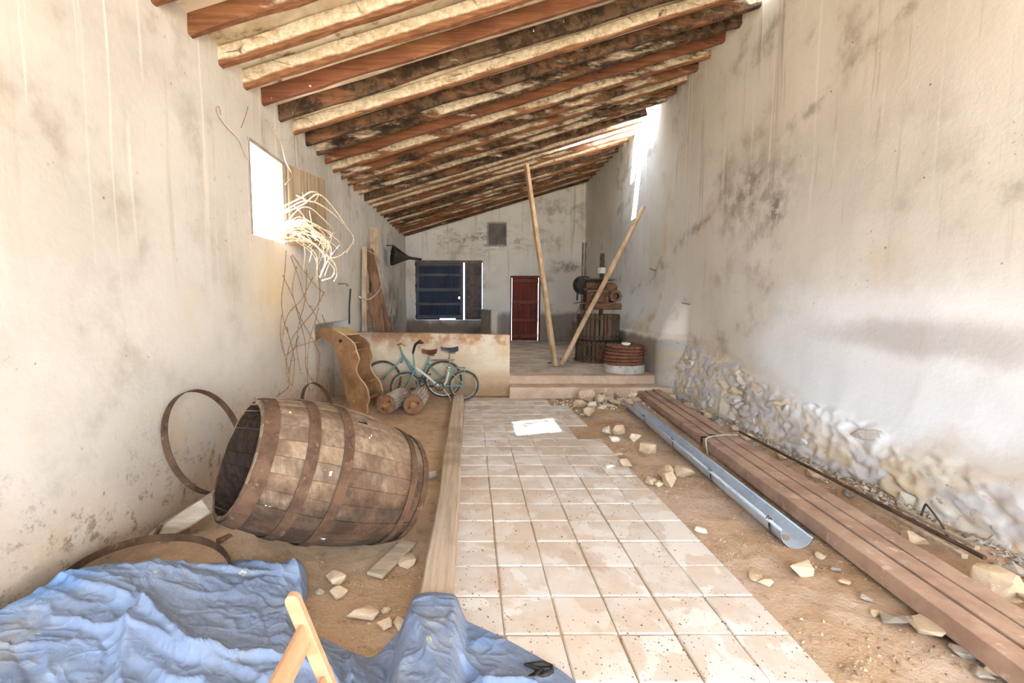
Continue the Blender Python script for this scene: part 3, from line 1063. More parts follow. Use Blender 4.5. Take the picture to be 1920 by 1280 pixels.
# wide opening at the back with two shutter leaves
win2 = bpy.data.objects.new('window_2', None)
C.objects.link(win2)
win2.location = (BX0, YB, BZ0)
win2['kind'] = 'structure'
WM[win2] = Matrix.Translation(Vector((BX0, YB, BZ0)))
yl = YB + .10
b = MB()
b.bar((BX0, yl, BZ1 - .03), (BX1, yl, BZ1 - .03), .08, .07)
b.build('lintel_board', M['old_wood'], win2)
lx0, lx1 = BX0 + .012, -.275
for i in range(6):
    wdt = (lx1 - lx0) / 6
    if i == 5:                                        # this plank has a knot hole
        kb = MB()
        xa, kz, kh = lx0 + i * wdt, 1.68, .035
        kx = xa + wdt * .55
        for (q0, q1, r0, r1) in ((xa, xa + wdt, BZ0 + .005, kz - kh), (xa, xa + wdt, kz + kh, BZ1 - .068), (xa, kx - kh, kz - kh, kz + kh), (kx + kh, xa + wdt, kz - kh, kz + kh)):
            kb.box(((q0 + q1) / 2, yl + .003, (r0 + r1) / 2), (q1 - q0, .03, r1 - r0))
        kb.build('plank', M['blue_door'], win2)
        continue
    xa = lx0 + i * wdt
    z0 = BZ0 + .005 + (.075 if i in (3, 4) else 0)
    MB().bar((xa + wdt / 2, yl, z0), (xa + wdt / 2, yl + .003 * (i % 2), BZ1 - .068), wdt + .006, .03, up=(0, 1, 0), ch=.004).build('plank', M['blue_door'], win2)
for i, zz in enumerate((.10, .50, .94, 1.40, 1.73)):
    MB().bar((lx0 - .03, yl - .035, BZ0 + zz), (lx1, yl - .035, BZ0 + zz), .045, .085 if i in (1, 3) else .11, seg=4, jit=.003, ch=.006, seed=i).build('batten', M['blue_batten'], win2)
for xx in (lx0 + .05, lx1 - .05):
    MB().bar((xx, yl - .03, BZ0 + .05), (xx, yl - .03, BZ1 - .09), .11, .035, up=(0, 1, 0), ch=.004).build('stile', M['blue_batten'], win2)
rx0, rx1 = -.222, BX1 - .02
for i in range(2):
    wdt = (rx1 - rx0) / 2
    MB().bar((rx0 + wdt * (i + .5), yl + .003 * i, BZ0 + .005), (rx0 + wdt * (i + .5), yl + .003 * i, BZ1 - .068), wdt + .006, .03, up=(0, 1, 0), ch=.004).build('plank', M['grey_leaf'], win2)
for zz in (.07, .36, .72, 1.08, 1.42, 1.70):
    MB().bar((rx0, yl - .035, BZ0 + zz), (rx1, yl - .035, BZ0 + zz), .04, .08, ch=.005).build('batten', M['grey_leaf'], win2)
for xx in (rx0 + .03, rx1 - .06):
    MB().bar((xx, yl - .032, BZ0 + .04), (xx, yl - .032, BZ1 - .09), .07 if xx < 0 else .11, .036, up=(0, 1, 0), ch=.004).build('stile', M['blue_batten'], win2)
for zz in (.12, 1.06, 1.72):
    MB().box((BX0 + .01, yl - .05, BZ0 + zz), (.09, .03, .10)).build('hinge', M['dark_iron'], win2, bevel=.006)

# red plank door
door = bpy.data.objects.new('door_1', None)
C.objects.link(door)
door.location = (DX0, YB, PLAT)
door['kind'] = 'structure'
WM[door] = Matrix.Translation(Vector((DX0, YB, PLAT)))
yd = YB + .08
b = MB()
b.bar((DX0 + .022, yd, DZ0), (DX0 + .022, yd, DZ1), .05, .09, up=(0, 1, 0))
b.bar((DX1 - .022, yd, DZ0), (DX1 - .022, yd, DZ1), .05, .09, up=(0, 1, 0))
b.bar((DX0, yd, DZ1 - .03), (DX1, yd, DZ1 - .03), .09, .06)
b.build('frame', M['red_door'], door)
da, db = DX0 + .062, DX1 - .068
for i in range(5):
    wd = (db - da) / 5
    MB().bar((da + wd * (i + .5), yd + .003 * (i % 2), DZ0 + .005), (da + wd * (i + .5), yd + .003 * (i % 2), DZ1 - .055), wd + .006, .03, up=(0, 1, 0), ch=.004).build('plank', M['red_door'], door)
for zz in (.16, .66, 1.22, 1.88):
    MB().bar((da, yd - .045, DZ0 + zz), (db, yd - .045, DZ0 + zz), .055, .11, ch=.006).build('batten', M['red_batten'], door)
MB().box((db - .11, yd - .04, DZ0 + .98), (.12, .04, .16)).build('lock_case', M['dark_iron'], door, bevel=.006)
MB().box((db - .14, yd - .03, DZ0 + 1.1), (.02, .03, .12)).build('handle', M['dark_iron'], door)

# small hatch high on the back wall
h0, h1 = onY(915, 460, YB), onY(949, 418, YB)
hat = bpy.data.objects.new('window_3', None)
C.objects.link(hat)
hat.location = h0
hat['kind'] = 'structure'
WM[hat] = Matrix.Translation(h0)
b = MB()
cx, cz = (h0.x + h1.x) / 2, (h0.z + h1.z) / 2
hw, hh = (h1.x - h0.x) / 2, (h1.z - h0.z) / 2
for (p, q) in (((-hw, -hh), (-hw, hh)), ((hw, -hh), (hw, hh))):
    b.bar((cx + p[0], YB - .02, cz + p[1]), (cx + q[0], YB - .02, cz + q[1]), .05, .07, up=(0, 1, 0))
for s in (-hh, hh):
    b.bar((cx - hw, YB - .02, cz + s), (cx + hw, YB - .02, cz + s), .07, .05)
b.build('frame', M['frame_grey'], hat, bevel=.006)
b = MB()
b.box((cx, YB - .015, cz), (hw * 2 - .05, .03, hh * 2 - .05))
b.build('shutter_plate', M['hatch'], hat)
for (dx, dz) in ((.12, .08), (-.02, -.12), (.13, -.2)):
    MB().lathe([(.0005, .012), (.014, .006), (.016, 0)], 8, axis_frame((cx + dx, YB - .03, cz + dz), (0, -1, 0))).build('rivet', M['dark_iron'], hat)

# ------------------------------------------------------------------ the barrel
BA = Vector((-1.306, 2.476, .728))
az, el, BL = .63, -.393, 1.081
bax = Vector((cos(az) * cos(el), sin(az) * cos(el), sin(el)))
Fm = axis_frame(BA, bax)
def brad(t):
    return .333 + (.411 - .333) * (1 - (2 * t - 1) ** 2)
barrel = thing('barrel', 'big tipped-over oak barrel with an open end, lying on the sand', 'barrel', (-.62, 2.9, 0.02))
NS = 26
for i in range(NS):
    a0 = 2 * pi * i / NS
    r_ = random.Random(i)
    dr = r_.uniform(-.0035, .0035)
    if i in (4, 5):
        dr += .016 if i == 5 else .008        # staves that have sprung loose
    b = MB(Fm)
    nt, na = 16, 4
    hole = (i == 8)
    def sp(a, t, inner):
        th = a0 + (a - .5) * (2 * pi / NS - .005)
        rr = brad(t) + dr - (.024 if inner else 0) - .0015 * abs(2 * a - 1)
        return Vector((rr * cos(th), rr * sin(th), t * BL))
    def skip(q, j):
        return hole and q in (1, 2) and j == 8
    b.grid(lambda a, t: sp(a, t, False), na, nt, skip)
    b.grid(lambda a, t: sp(a, t, True), na, nt, skip)
    for t in (0, 1):
        b.add([sp(0, t, False), sp(1, t, False), sp(1, t, True), sp(0, t, True)], [(0, 1, 2, 3)])
    for a in (0, 1):
        v = [sp(a, j / nt, False) for j in range(nt + 1)] + [sp(a, j / nt, True) for j in range(nt + 1)]
        b.add(v, [(j, j + 1, nt + 2 + j, nt + 1 + j) for j in range(nt)])
    o = b.build('stave', M['stave'], barrel, fix=False)
    o.data.materials.append(M['stave_inside'])
    for f_ in range(na * nt - (2 if hole else 0), 2 * (na * nt - (2 if hole else 0))):
        o.data.polygons[f_].material_index = 1
def hoop(t0, t1, off=.004, M_=Fm):
    b = MB(M_)
    pr = []
    for k in range(4):
        t = t0 + (t1 - t0) * k / 3
        pr.append((brad(t) + off, t * BL))
    pr += [(r + .0045, z) for r, z in reversed(pr)]
    b.lathe(pr, 56, closed_prof=True)
    for k in range(2):
        t = (t0 + t1) / 2
        a = 2.2 + k * .09
        r = brad(t) + off + .0045
        b.lathe([(.0005, .006), (.007, .004), (.009, 0)], 8, axis_frame((r * cos(a), r * sin(a), t * BL), (cos(a), sin(a), 0)))
    return b.build('hoop', M['rust'], barrel)
for t0, t1 in ((.005, .075), (.215, .272), (.40, .455), (.845, .89), (.945, .99)):
    hoop(t0, t1)
# closed end, made of head boards
for i in range(5):
    wd = .62 / 5
    x0 = -.31 + i * wd
    x1 = x0 + wd - .003
    ol = []
    rr = .315
    top = []
    for k in range(6):
        xx = x0 + (x1 - x0) * k / 5
        top.append((xx, math.sqrt(max(rr * rr - xx * xx, 0.0004))))
    pts = [Fm @ Vector((xx, yy, BL * .945)) for xx, yy in top] + [Fm @ Vector((xx, -yy, BL * .945)) for xx, yy in reversed(top)]
    MB().prism(pts, bax * .022).build('head_board', M['stave'], barrel)

# loose hoops
def flat_hoop(name, label, c, n, r, wdt, group=None, parent=None, th=.004, squash=1.0):
    Fh = axis_frame(c, n) @ Matrix.Diagonal((1, squash, 1, 1))
    lo = min((Fh @ Vector((r * cos(k / 20 * pi), r * sin(k / 20 * pi), 0))).z for k in range(40))
    b = MB(Fh)
    b.lathe([(r, -wdt / 2), (r, wdt / 2), (r + th, wdt / 2), (r + th, -wdt / 2)], 64, closed_prof=True)
    a = 2.6
    b.lathe([(.0005, .006), (.008, .003), (.009, 0)], 8, axis_frame(((r + th) * cos(a), (r + th) * sin(a), 0), (cos(a), sin(a), 0)))
    o = b.build(name, M['rust'], None, smooth=False)
    return tag(o, label, 'hoop', group)
flat_hoop('barrel_hoop', 'large rusty barrel hoop leaning against the pale wall behind the tipped barrel', (-1.89, 3.19, .605), (.93, -.05, .34), .372, .05)
flat_hoop('barrel_hoop', 'smaller rusty hoop standing between the barrel and the wavy board frame', (-1.82, 5.35, .31), (.86, -.12, .30), .325, .045)
flat_hoop('barrel_hoop', 'rusty iron hoop lying flat by the wall, half under the blue tarp', (-1.63, 2.17, .20), (.16, -.06, .99), .375, .045)

def gh(x, y):
    return gz(x, y)
# old timbers near the barrel
def lying(name, label, cat, mat, p0, p1, wd, ht, seg=6, jit=.004, ch=.006, seed=0, group=None, dz=0.0):
    a = Vector((p0[0], p0[1], (p0[2] if len(p0) > 2 else gh(p0[0], p0[1])) + ht / 2 + dz))
    c_ = Vector((p1[0], p1[1], (p1[2] if len(p1) > 2 else gh(p1[0], p1[1])) + ht / 2 + dz))
    o = MB().bar(a, c_, wd, ht, seg=seg, jit=jit, ch=ch, seed=seed).build(name, mat)
    return tag(o, label, cat, group)
lying('timber_block', 'short thick weathered timber wedged under the open end of the barrel', 'timber', M['plank'],
      onZ(305, 1012, .06), onZ(400, 950, .27), .19, .10, 8, .012, .012, 5)
lying('splinter', 'thin dark wood splinter standing beside the timber by the wall', 'timber', M['old_wood'],
      onZ(288, 1015, .10), onZ(303, 985, .22), .02, .02, 3, .003, .003, 6)
lying('splinter', 'dark broken stick on the sand below the barrel mouth', 'timber', M['old_wood'],
      onZ(408, 1018, .15), onZ(432, 1008, .14), .03, .025, 4, .004, .004, 9)
lying('board', 'short pale board lying on the earth between barrel and long plank', 'board', M['plank'], onZ(703, 1076, .03)[:2], onZ(766, 1014, .03)[:2], .105, .022, 4, .002, .003, 7, dz=.012)
lying('long_plank', 'long dusty plank laid along the left edge of the tiles', 'plank', M['long_plank'],
      (-.172, 1.9, -.012), (-.215, 7.12, -.012), .165, .13, 40, .006, .012, 8)
p = onZ(814, 893, .03)
o = MB().lathe([(.0005, .045), (.028, .042), (.036, .02), (.036, -.02), (.028, -.042), (.0005, -.045)], 16, axis_frame((p.x - .015, p.y, .045), (.9, .3, .2))).build('wooden_knob', M['stone_grey'], smooth=True)
tag(o, 'small round grey wooden plug between the barrel and the long plank', 'plug')

# ------------------------------------------------------------------ blue tarp in front
FE = spline([(-2.02, 1.80), (-2.01, 2.1), (-1.93, 2.32), (-1.68, 2.42), (-1.43, 2.46), (-1.2, 2.52), (-1.03, 2.54), (-.90, 2.38), (-.84, 2.12), (-.63, 1.98), (-.46, 1.90), (-.38, 2.02), (-.27, 2.17), (-.10, 2.17), (.06, 2.09), (.24, 1.96), (.42, 1.80), (.50, 1.62)], 8)
cum = [0.0]
for i in range(1, len(FE)):
    cum.append(cum[-1] + (FE[i] - FE[i - 1]).length if False else cum[-1] + ((Vector(FE[i]) - Vector(FE[i - 1])).length))
def far_edge(s):
    L = s * cum[-1]
    for i in range(1, len(cum)):
        if cum[i] >= L:
            t = (L - cum[i - 1]) / max(1e-6, cum[i] - cum[i - 1])
            return Vector(FE[i - 1]).lerp(Vector(FE[i]), t)
    return Vector(FE[-1])
FE = [Vector((p[0], p[1], 0)) for p in FE]
cum = [0.0]
for i in range(1, len(FE)):
    cum.append(cum[-1] + (FE[i] - FE[i - 1]).length)
creases = []
tr = random.Random(12)
def crease(x0, y0, x1, y1, h, wd):
    creases.append((Vector((x0, y0)), Vector((x1, y1)), h, wd))
# main folds run from the wall side down towards the tiles
crease(-1.9, 1.98, -.75, 1.62, .055, .05)
crease(-1.75, 1.75, -.45, 1.72, .05, .045)
crease(-1.6, 2.22, -1.0, 2.33, .04, .04)
crease(-1.3, 1.66, -.6, 1.46, .05, .05)
crease(-1.5, 1.95, -1.25, 1.45, .06, .06)
crease(-1.0, 2.45, -.86, 2.2, .05, .035)
crease(-1.25, 2.44, -.95, 2.28, .04, .03)
crease(-.32, 2.05, -.12, 1.6, .05, .035)
crease(-.12, 2.02, .05, 1.72, .045, .03)
crease(.0, 1.74, .30, 1.72, .04, .03)
crease(-.5, 1.86, -.40, 1.5, .06, .03)
crease(-.7, 1.9, -.5, 1.55, .045, .035)
for _ in range(38):
    x = tr.uniform(-1.9, .3)
    yy = tr.uniform(1.45, 2.3)
    a = tr.uniform(-1.1, .5)
    L = tr.uniform(.2, .75)
    crease(x, yy, x + cos(a) * L, yy + sin(a) * L, tr.uniform(-.014, .022), tr.uniform(.012, .03))
def tarp_z(x, y, e):
    """e = distance to the free edge"""
    z = max(gz(x, y), 0.0)
    z = max(z, .125 * sm(-.36, -.28, x) * sm(-.02, -.09, x))
    body = .11 * sm(-.3, -.8, x) + .13 * sm(-.9, -1.7, x) * sm(2.6, 2.1, y)
    z += body * sm(0, .32, e) + .010
    wx, wy = x + .06 * fbm(x, y, 1, 3), y + .06 * fbm(x, y, 7, 3)
    q = Vector((wx, wy))
    f = 0
    for a, c_, h, wd in creases:
        d = c_ - a
        L2 = d.length_squared
        t = (q - a).dot(d) / L2
        tc = max(0, min(1, t))
        r_ = q - (a + d * tc)
        sgn = (d.x * r_.y - d.y * r_.x)
        dist = r_.length
        # a laid-over fold: steep on one side, running out slowly on the other
        prof = math.exp(-dist / (wd * (.30 if sgn < 0 else 1.6)))
        f += h * prof * (sin(pi * min(max(tc, .06), .94)) ** .5)
    rid = 1 - abs(noise.noise(Vector((wx * 2.6 + 3, wy * 4.2, 2)))) * 2
    rid2 = 1 - abs(noise.noise(Vector((wx * 8 + wy * 3, wy * 9, 5)))) * 2
    rid3 = 1 - abs(noise.noise(Vector((wx * 17, wy * 14 + wx * 6, 8)))) * 2
    f += .013 * max(0, rid) ** 5 + .006 * max(0, rid2) ** 7 + .002 * max(0, rid3) ** 5 + .012 * nz(wx, wy, 3, 1.8)
    z += f * sm(-.02, .10, e)
    pk = math.exp(-((x + .985) / .075) ** 2 - ((y - 2.43) / .09) ** 2)
    z += .10 * pk + .05 * math.exp(-((x + 1.2) / .12) ** 2 - ((y - 2.43) / .06) ** 2)
    return z
def tarp_pt(a, t):
    p = far_edge(a)
    nx = -2.03 + a * 2.56
    q = Vector((nx, 1.32 + .03 * sin(a * 9), 0))
    r = p.lerp(q, t)
    e = t * (p - q).length
    e = min(e, max(0, .53 - r.x) * 1.0 + .0)
    ex = .02 * fbm(r.x, r.y, 5, 6) * t
    return Vector((max(r.x + ex, XL + .045), r.y, tarp_z(r.x, r.y, e)))
b = MB()
b.grid(tarp_pt, 330, 150)
tarp_root = thing('tarp', 'crumpled dusty blue tarpaulin spread over the floor in front of the barrel', 'tarpaulin', (-1.0, 1.8, 0))
to = b.build('sheet', M['tarp'], tarp_root, smooth=True, fix=False)
so = to.modifiers.new('cloth', 'SOLIDIFY')
so.thickness = .003
so.offset = 1
def tarp_hit(u, v):
    best = None
    d = ray(u, v)
    t = 1.0
    while t < 3.5:
        p = Vector((0, 0, CAM_H)) + d * t
        if p.z < tarp_z(p.x, p.y, .2):
            return p
        t += .004
    return onZ(u, v, .2)
p = tarp_hit(347, 1156)
b = MB()
Fe = axis_frame(p + Vector((0, 0, .006)), (.15, -.45, .9))
b.M = Fe
b.lathe([(.007, 0), (.009, .003), (.013, .002), (.014, 0)], 18)
b.build('eyelet', M['chrome'], tarp_root, smooth=True)
# the burnt hole: curled charred rim
b = MB()
p = tarp_hit(1012, 1258)
cr = [(-.06, .03), (-.02, .025), (.02, .03), (.055, .015), (.05, -.01), (.03, -.025), (-.01, -.04), (-.055, -.045), (-.02, -.025), (.012, -.008), (-.01, .006)]
b.tube([p + Vector((x, y, .008 + .004 * (i % 2))) for i, (x, y) in enumerate(cr)], [.007 + .003 * (i % 3) for i in range(len(cr))], 6, closed=True)
b.build('charred_rim', M['dark_iron'], tarp_root, smooth=True)

# ------------------------------------------------------------------ folding chair, only its back is in view
chair = thing('folding_chair', 'varnished wooden folding chair, its back post rising before the blue tarp', 'chair', (-.2, .95, 0))
mc = M['chair_wood']
def post(yy):
    top = Vector((-.482, yy, .825))
    bot = Vector((-.19, yy, .012))
    d = (bot - top).normalized()
    side = Vector((0, 1, 0))
    fw = d.cross(side).normalized()
    # flat post with a rounded top
    w2, t2 = .019, .0125
    ol = []
    for k in range(9):
        a = pi * k / 8
        ol.append(top + d * .019 + fw * (cos(a) * w2) - d * (sin(a) * w2))
    ol += [bot - fw * w2, bot + fw * w2]
    MB().prism([q - side * t2 for q in ol], side * (2 * t2)).build('back_post', mc, chair, bevel=.003)
    return top, d
t0, d0 = post(1.15)
post(.73)
for k in (.115, .27, .42):
    q = t0 + d0 * k
    up = -d0
    MB().bar((q.x, 1.138, q.z), (q.x, .742, q.z), .016, .062, up=up, ch=.003).build('back_rail', mc, chair)
for yy in (1.115, .765):
    MB().bar((-.42, yy, .012), (.02, yy, .47), .022, .034, up=(1, 0, -.9), ch=.003).build('front_leg', mc, chair)
for i in range(5):
    xx = -.32 + i * .082
    MB().bar((xx, 1.10, .455), (xx, .78, .455), .07, .014, ch=.002).build('seat_slat', mc, chair)
MB().bar((-.36, 1.08, .435), (.04, 1.08, .435), .02, .03).build('seat_rail', mc, chair)
MB().bar((-.36, .80, .435), (.04, .80, .435), .02, .03).build('seat_rail', mc, chair)

# ------------------------------------------------------------------ wavy side boards of a crusher, rollers beside it
NP = Vector((.25, 1, 0)).normalized()
PP = Vector((-1.48, 6.3, 0))
out_px = [(50, 240), (60, 215), (100, 205), (140, 165), (250, 175), (340, 205), (420, 260), (500, 320), (545, 380), (555, 440), (580, 500), (590, 550), (565, 620), (560, 690), (600, 770), (660, 840), (690, 900), (705, 960), (715, 1030), (690, 1100), (680, 1200), (480, 1110), (440, 1000), (420, 870), (395, 750), (370, 640), (340, 540), (290, 370), (230, 320), (170, 285), (130, 280), (80, 330), (50, 310)]
crusher = thing('crusher_frame', 'rust-brown wavy pair of machine side boards leaning at the left wall', 'machine part', (-1.6, 6.5, 0))
ol = [onP(580 + x / 6.4, 590 + y / 6.4, PP, NP) for x, y in out_px]
dz = min(p.z for p in ol)
ol = [Vector((max(p.x, XL - .17), p.y, p.z - dz + .01)) for p in ol]
sm_ol = ol
def densify(o, n=3, amp=.004, seed=1):
    r = random.Random(seed)
    q = []
    m = len(o)
    for i in range(m):
        a, b_, c_, d = o[i - 1], o[i], o[(i + 1) % m], o[(i + 2) % m]
        for k in range(n):
            t = k / n
            p = 0.5 * ((2 * b_) + (c_ - a) * t + (2 * a - 5 * b_ + 4 * c_ - d) * t * t + (3 * b_ - a - 3 * c_ + d) * t ** 3)
            q.append(p + Vector((r.uniform(-amp, amp), 0, r.uniform(-amp, amp))))
    return q
def board_pair(off, seed, sc_=1.0):
    q = [p + off for p in densify(ol, 3, .003, seed)]
    th = NP * .042
    b = MB()
    n = len(q)
    o = b.prism(q, th).build('side_board', M['machine'], crusher, bevel=.002)
    o.data.materials.append(M['machine_edge'])
    for f in o.data.polygons:
        if len(f.vertices) == 4:
            f.material_index = 1
    return o
off2 = Vector((.07, .58, -.03))
board_pair(Vector((0, 0, 0)), 2)
board_pair(off2, 3)
pa, pb = ol[4], ol[6]
b = MB()
th = Vector((0, 0, .018))
b.prism([pa + th * .4, pb + th * .4, pb + off2 + NP * .02 + th * .4, pa + off2 + NP * .02 + th * .4], th)
b.build('top_board', M['machine_edge'], crusher)
b = MB()
pq = ol[7]
b.bar(pq + NP * .02 + Vector((-.05, 0, -.03)), pq + off2 + Vector((-.05, 0, -.03)), .12, .02)
b.build('cross_board', M['machine'], crusher)
for i in (9, 15, 18):
    p0 = ol[i] + Vector((-.06, 0, 0)) + NP * .02
    MB().bar(p0, p0 + off2, .03, .03).build('cross_bar', M['machine'], crusher)
for (x, y) in ((375, 440), (540, 1050), (375, 320), (545, 460)):
    p0 = onP(580 + x / 6.4, 590 + y / 6.4, PP, NP) + Vector((0, 0, -dz + .01))
    MB().lathe([(.0005, .03), (.012, .03), (.012, .012), (.024, .01), (.026, -.002)], 12, axis_frame(p0, -NP)).build('bolt', M['brass'] if y > 400 else M['dark_iron'], crusher)

def roller(label, c, d, group='fluted rollers'):
    c = Vector(c)
    d = Vector(d).normalized()
    root = thing('fluted_roller', label, 'roller', (c.x, c.y, 0), group=group)
    Fr = axis_frame(c, d)
    # fluted drum
    n = 18
    prof = []
    for k in range(n):
        for (da, rr) in ((0, .132), (.30, .132), (.5, .106), (.8, .106)):
            a = 2 * pi * (k + da) / n
            prof.append((rr * cos(a), rr * sin(a)))
    b = MB(Fr)
    m = len(prof)
    vs = [Vector((x, y, z)) for z in (.045, .60) for x, y in prof]
    b.add(vs, [(i, (i + 1) % m, m + (i + 1) % m, m + i) for i in range(m)] + [tuple(range(m)), tuple(2 * m - 1 - i for i in range(m))])
    b.build('drum', M['roller'], root)
    # toothed disc
    b = MB(Fr)
    g = []
    T = 26
    for k in range(T):
        for (da, rr) in ((0, .128), (.35, .128), (.5, .144), (.85, .144)):
            a = 2 * pi * (k + da) / T
            g.append(Vector((rr * cos(a), rr * sin(a), 0)))
    b.prism(g, (0, 0, .03))
    b.build('toothed_disc', M['gear'], root)
    b = MB(Fr)
    b.lathe([(.0005, -.05), (.015, -.05), (.017, -.012), (.034, -.010), (.036, .0)], 14)
    b.build('axle', M['brass'], root)
    for k in range(2):
        a = 3.4 * k + .25 + c.x
        b = MB(Fr)
        b.lathe([(.0005, -.004), (.018, -.004), (.02, .0)], 12, Matrix.Translation((.075 * cos(a), .075 * sin(a), 0)))
        b.build('boss', M['rust'], root)
    return root
roller('fluted roller with a toothed rusty disc, next to the wavy boards', (-1.205, 6.27, .152), (.22, 1, .0))
roller('fluted roller with a toothed rusty disc, the one nearer the long plank', (-.82, 6.27, .152), (.06, 1, .02))

# ------------------------------------------------------------------ bicycles
def wheel(b_root, name, c, hd, R_, tyre_r, tyre_mat, n_sp=20, ring=None):
    """c = hub, hd = heading (unit, horizontal); wheel lies in the plane of hd and z"""
    ax = Vector((-hd.y, hd.x, 0))
    Fw = axis_frame(c, ax)
    b = MB(Fw)
    b.tube([(R_ * cos(2 * pi * k / 36), R_ * sin(2 * pi * k / 36), 0) for k in range(36)], tyre_r, 8, closed=True)
    wo = b.build(name, tyre_mat, b_root, smooth=True)
    b = MB(Fw)
    b.lathe([(R_ - tyre_r * .6, -.009), (R_ - tyre_r * 1.6, -.006), (R_ - tyre_r * 1.6, .006), (R_ - tyre_r * .6, .009)], 36, closed_prof=True)
    if ring:
        b.tube([((R_ - tyre_r * 1.2) * cos(2 * pi * k / 36), (R_ - tyre_r * 1.2) * sin(2 * pi * k / 36), 0) for k in range(36)], ring, 6, closed=True)
    r_o = b.build('rim', M['tyre_white'] if ring else M['chrome'], wo, smooth=bool(ring))
    b = MB(Fw)
    for k in range(n_sp):
        a = 2 * pi * k / n_sp
        s = .02 if k % 2 else -.02
        b.tube([(.015 * cos(a + .5), .015 * sin(a + .5), s), ((R_ - tyre_r) * cos(a), (R_ - tyre_r) * sin(a), 0)], .0012, 4, caps=False)
    b.lathe([(.0005, -.035), (.014, -.035), (.018, 0), (.014, .035), (.0005, .035)], 10)
    b.build('spokes', M['chrome'], wo)
    return wo

def bike_frame(root, rear, front):
    """returns f(a, h, s): a along from the rear hub, h above the ground, s sideways"""
    rear, front = Vector(rear), Vector(front)
    hd = (front - rear)
    L = hd.length
    hd.normalize()
    sd = Vector((-hd.y, hd.x, 0))
    def f(a, h, s=0.0):
        q = rear + hd * a + sd * s
        return Vector((q.x, q.y, h))
    return f, hd, L

def pedals(root, f, a, h, r, da, dh):
    b = MB()
    c0 = f(a, h, .05)
    b.lathe([(r - .016, -.004), (r, -.004), (r, .004), (r - .016, .004)], 24, axis_frame(c0, f(0, 0, 1) - f(0, 0, 0)), closed_prof=True)
    for k in range(4):
        q = f(a + (r - .01) * cos(k * pi / 2), h + (r - .01) * sin(k * pi / 2), .05)
        b.tube([c0, q], .005, 5)
    b.build('chainring', M['dark_iron'], root)
    MB().tube([f(a + da, h + dh, .085), f(a + da, h + dh, .07), f(a, h, .065), f(a, h, -.065), f(a - da, h - dh, -.07), f(a - da, h - dh, -.085)], .008, 6).build('crank', M['chrome'], root)
    for sg in (1, -1):
        MB().box(f(a + da * sg, h + dh * sg, .12 * sg), (.08, .075, .022)).build('pedal', M['dark_iron'], root, bevel=.004)

# bike A: step-through bike against the partition
rootA = thing('bicycle', 'teal step-through bicycle with brown saddle, leaning on the partition wall', 'bicycle', (-.95, 7.42, 0))
f, hd, L = bike_frame(rootA, (-.47, 7.46, 0), (-1.47, 7.46, 0))
RW = .29
wheel(rootA, 'rear_wheel', f(0, .31), hd, RW, .016, M['rust'])
wheel(rootA, 'front_wheel', f(L, .31), hd, RW, .017, M['tyre'])
b = MB()
b.tube([f(.70, .80), f(.66, .68)], .017, 8)
b.tube([f(.67, .70), f(.56, .58), f(.44, .36), f(.375, .28)], .014, 8)
b.tube([f(.685, .76), f(.60, .58), f(.50, .40), f(.40, .30)], .012, 8)
b.tube([f(.375, .27), f(.25, .62), f(.235, .66)], .015, 8)
for s in (-.04, .04):
    b.tube([f(.375, .27, s * .5), f(0, .31, s)], .009, 6)
    b.tube([f(.265, .58, s * .4), f(0, .31, s)], .008, 6)
b.build('frame', M['teal'], rootA, smooth=True)
b = MB()
b.tube([f(.655, .66), f(.70, .58)], .016, 8)
for s in (-.042, .042):
    b.tube([f(.68, .66, s * .8), f(.80, .52, s), f(.93, .40, s), f(L, .31, s)], .012, 8)
b.build('fork', M['teal'], rootA, smooth=True)
b = MB()
b.tube([f(.695, .78), f(.72, .88)], .012, 8)
b.tube(spline([f(.58, .885, .27), f(.66, .91, .22), f(.735, .88, .04), f(.735, .88, -.04), f(.66, .91, -.22), f(.56, .885, -.27)], 4), .011, 8)
b.build('handlebar', M['grip'], rootA, smooth=True)
def saddle(root, f, a, h, mat, ln=.25):
    b = MB()
    def sp(i, j):
        t = i
        wdt = (.075 * sm(.75, .15, t) + .022) * (1 - .3 * max(0, t - .9) * 10)
        an = pi * j
        up = .055 * sin(an) + .022 * (2 * t - 1) ** 2
        return f(a - ln * .45 + ln * t, h + up, wdt * cos(an))
    b.grid(sp, 10, 8)
    b.grid(lambda i, j: f(a - ln * .45 + ln * i, h + .022 * (2 * i - 1) ** 2 - .012, (.075 * sm(.75, .15, i) + .022) * (2 * j - 1)), 10, 2)
    o = b.build('saddle', mat, root, smooth=True)
    b = MB()
    b.tube([f(a, h), f(a + .02, h - .12)], .011, 8)
    for k in (-.06, -.03, .03, .06):
        b.tube([f(a - .09, h + .005, k), f(a - .07, h - .035, k), f(a + .02, h - .03, k * .3)], .005, 5)
    b.build('seat_post', M['chrome'], root, smooth=True)
saddle(rootA, f, .22, .735, M['saddle_brown'])
b = MB()
for s in (-.05, .05):
    b.tube([f(.20, .625, s), f(-.18, .625, s)], .006, 6)
    b.tube([f(-.12, .625, s), f(0, .32, s)], .005, 6)
for a in (.12, .02, -.08, -.17):
    b.tube([f(a, .625, -.05), f(a, .625, .05)], .005, 6)
b.build('luggage_rack', M['chrome'], rootA, smooth=True)
def mudguard(root, f, a, h, r, a0, a1, mat):
    b = MB()
    n = 18
    for k in range(n + 1):
        pass
    def sp(i, j):
        an = a0 + (a1 - a0) * i
        s = (j - .5) * .05
        rr = r - .008 * (2 * j - 1) ** 2
        return f(a + rr * cos(an), h + rr * sin(an), s)
    b.grid(sp, 20, 4)
    return b.build('mudguard', mat, root, smooth=True)
mudguard(rootA, f, 0, .31, .325, .3, 2.9, M['teal'])
pedals(rootA, f, .375, .27, .08, .12, -.10)

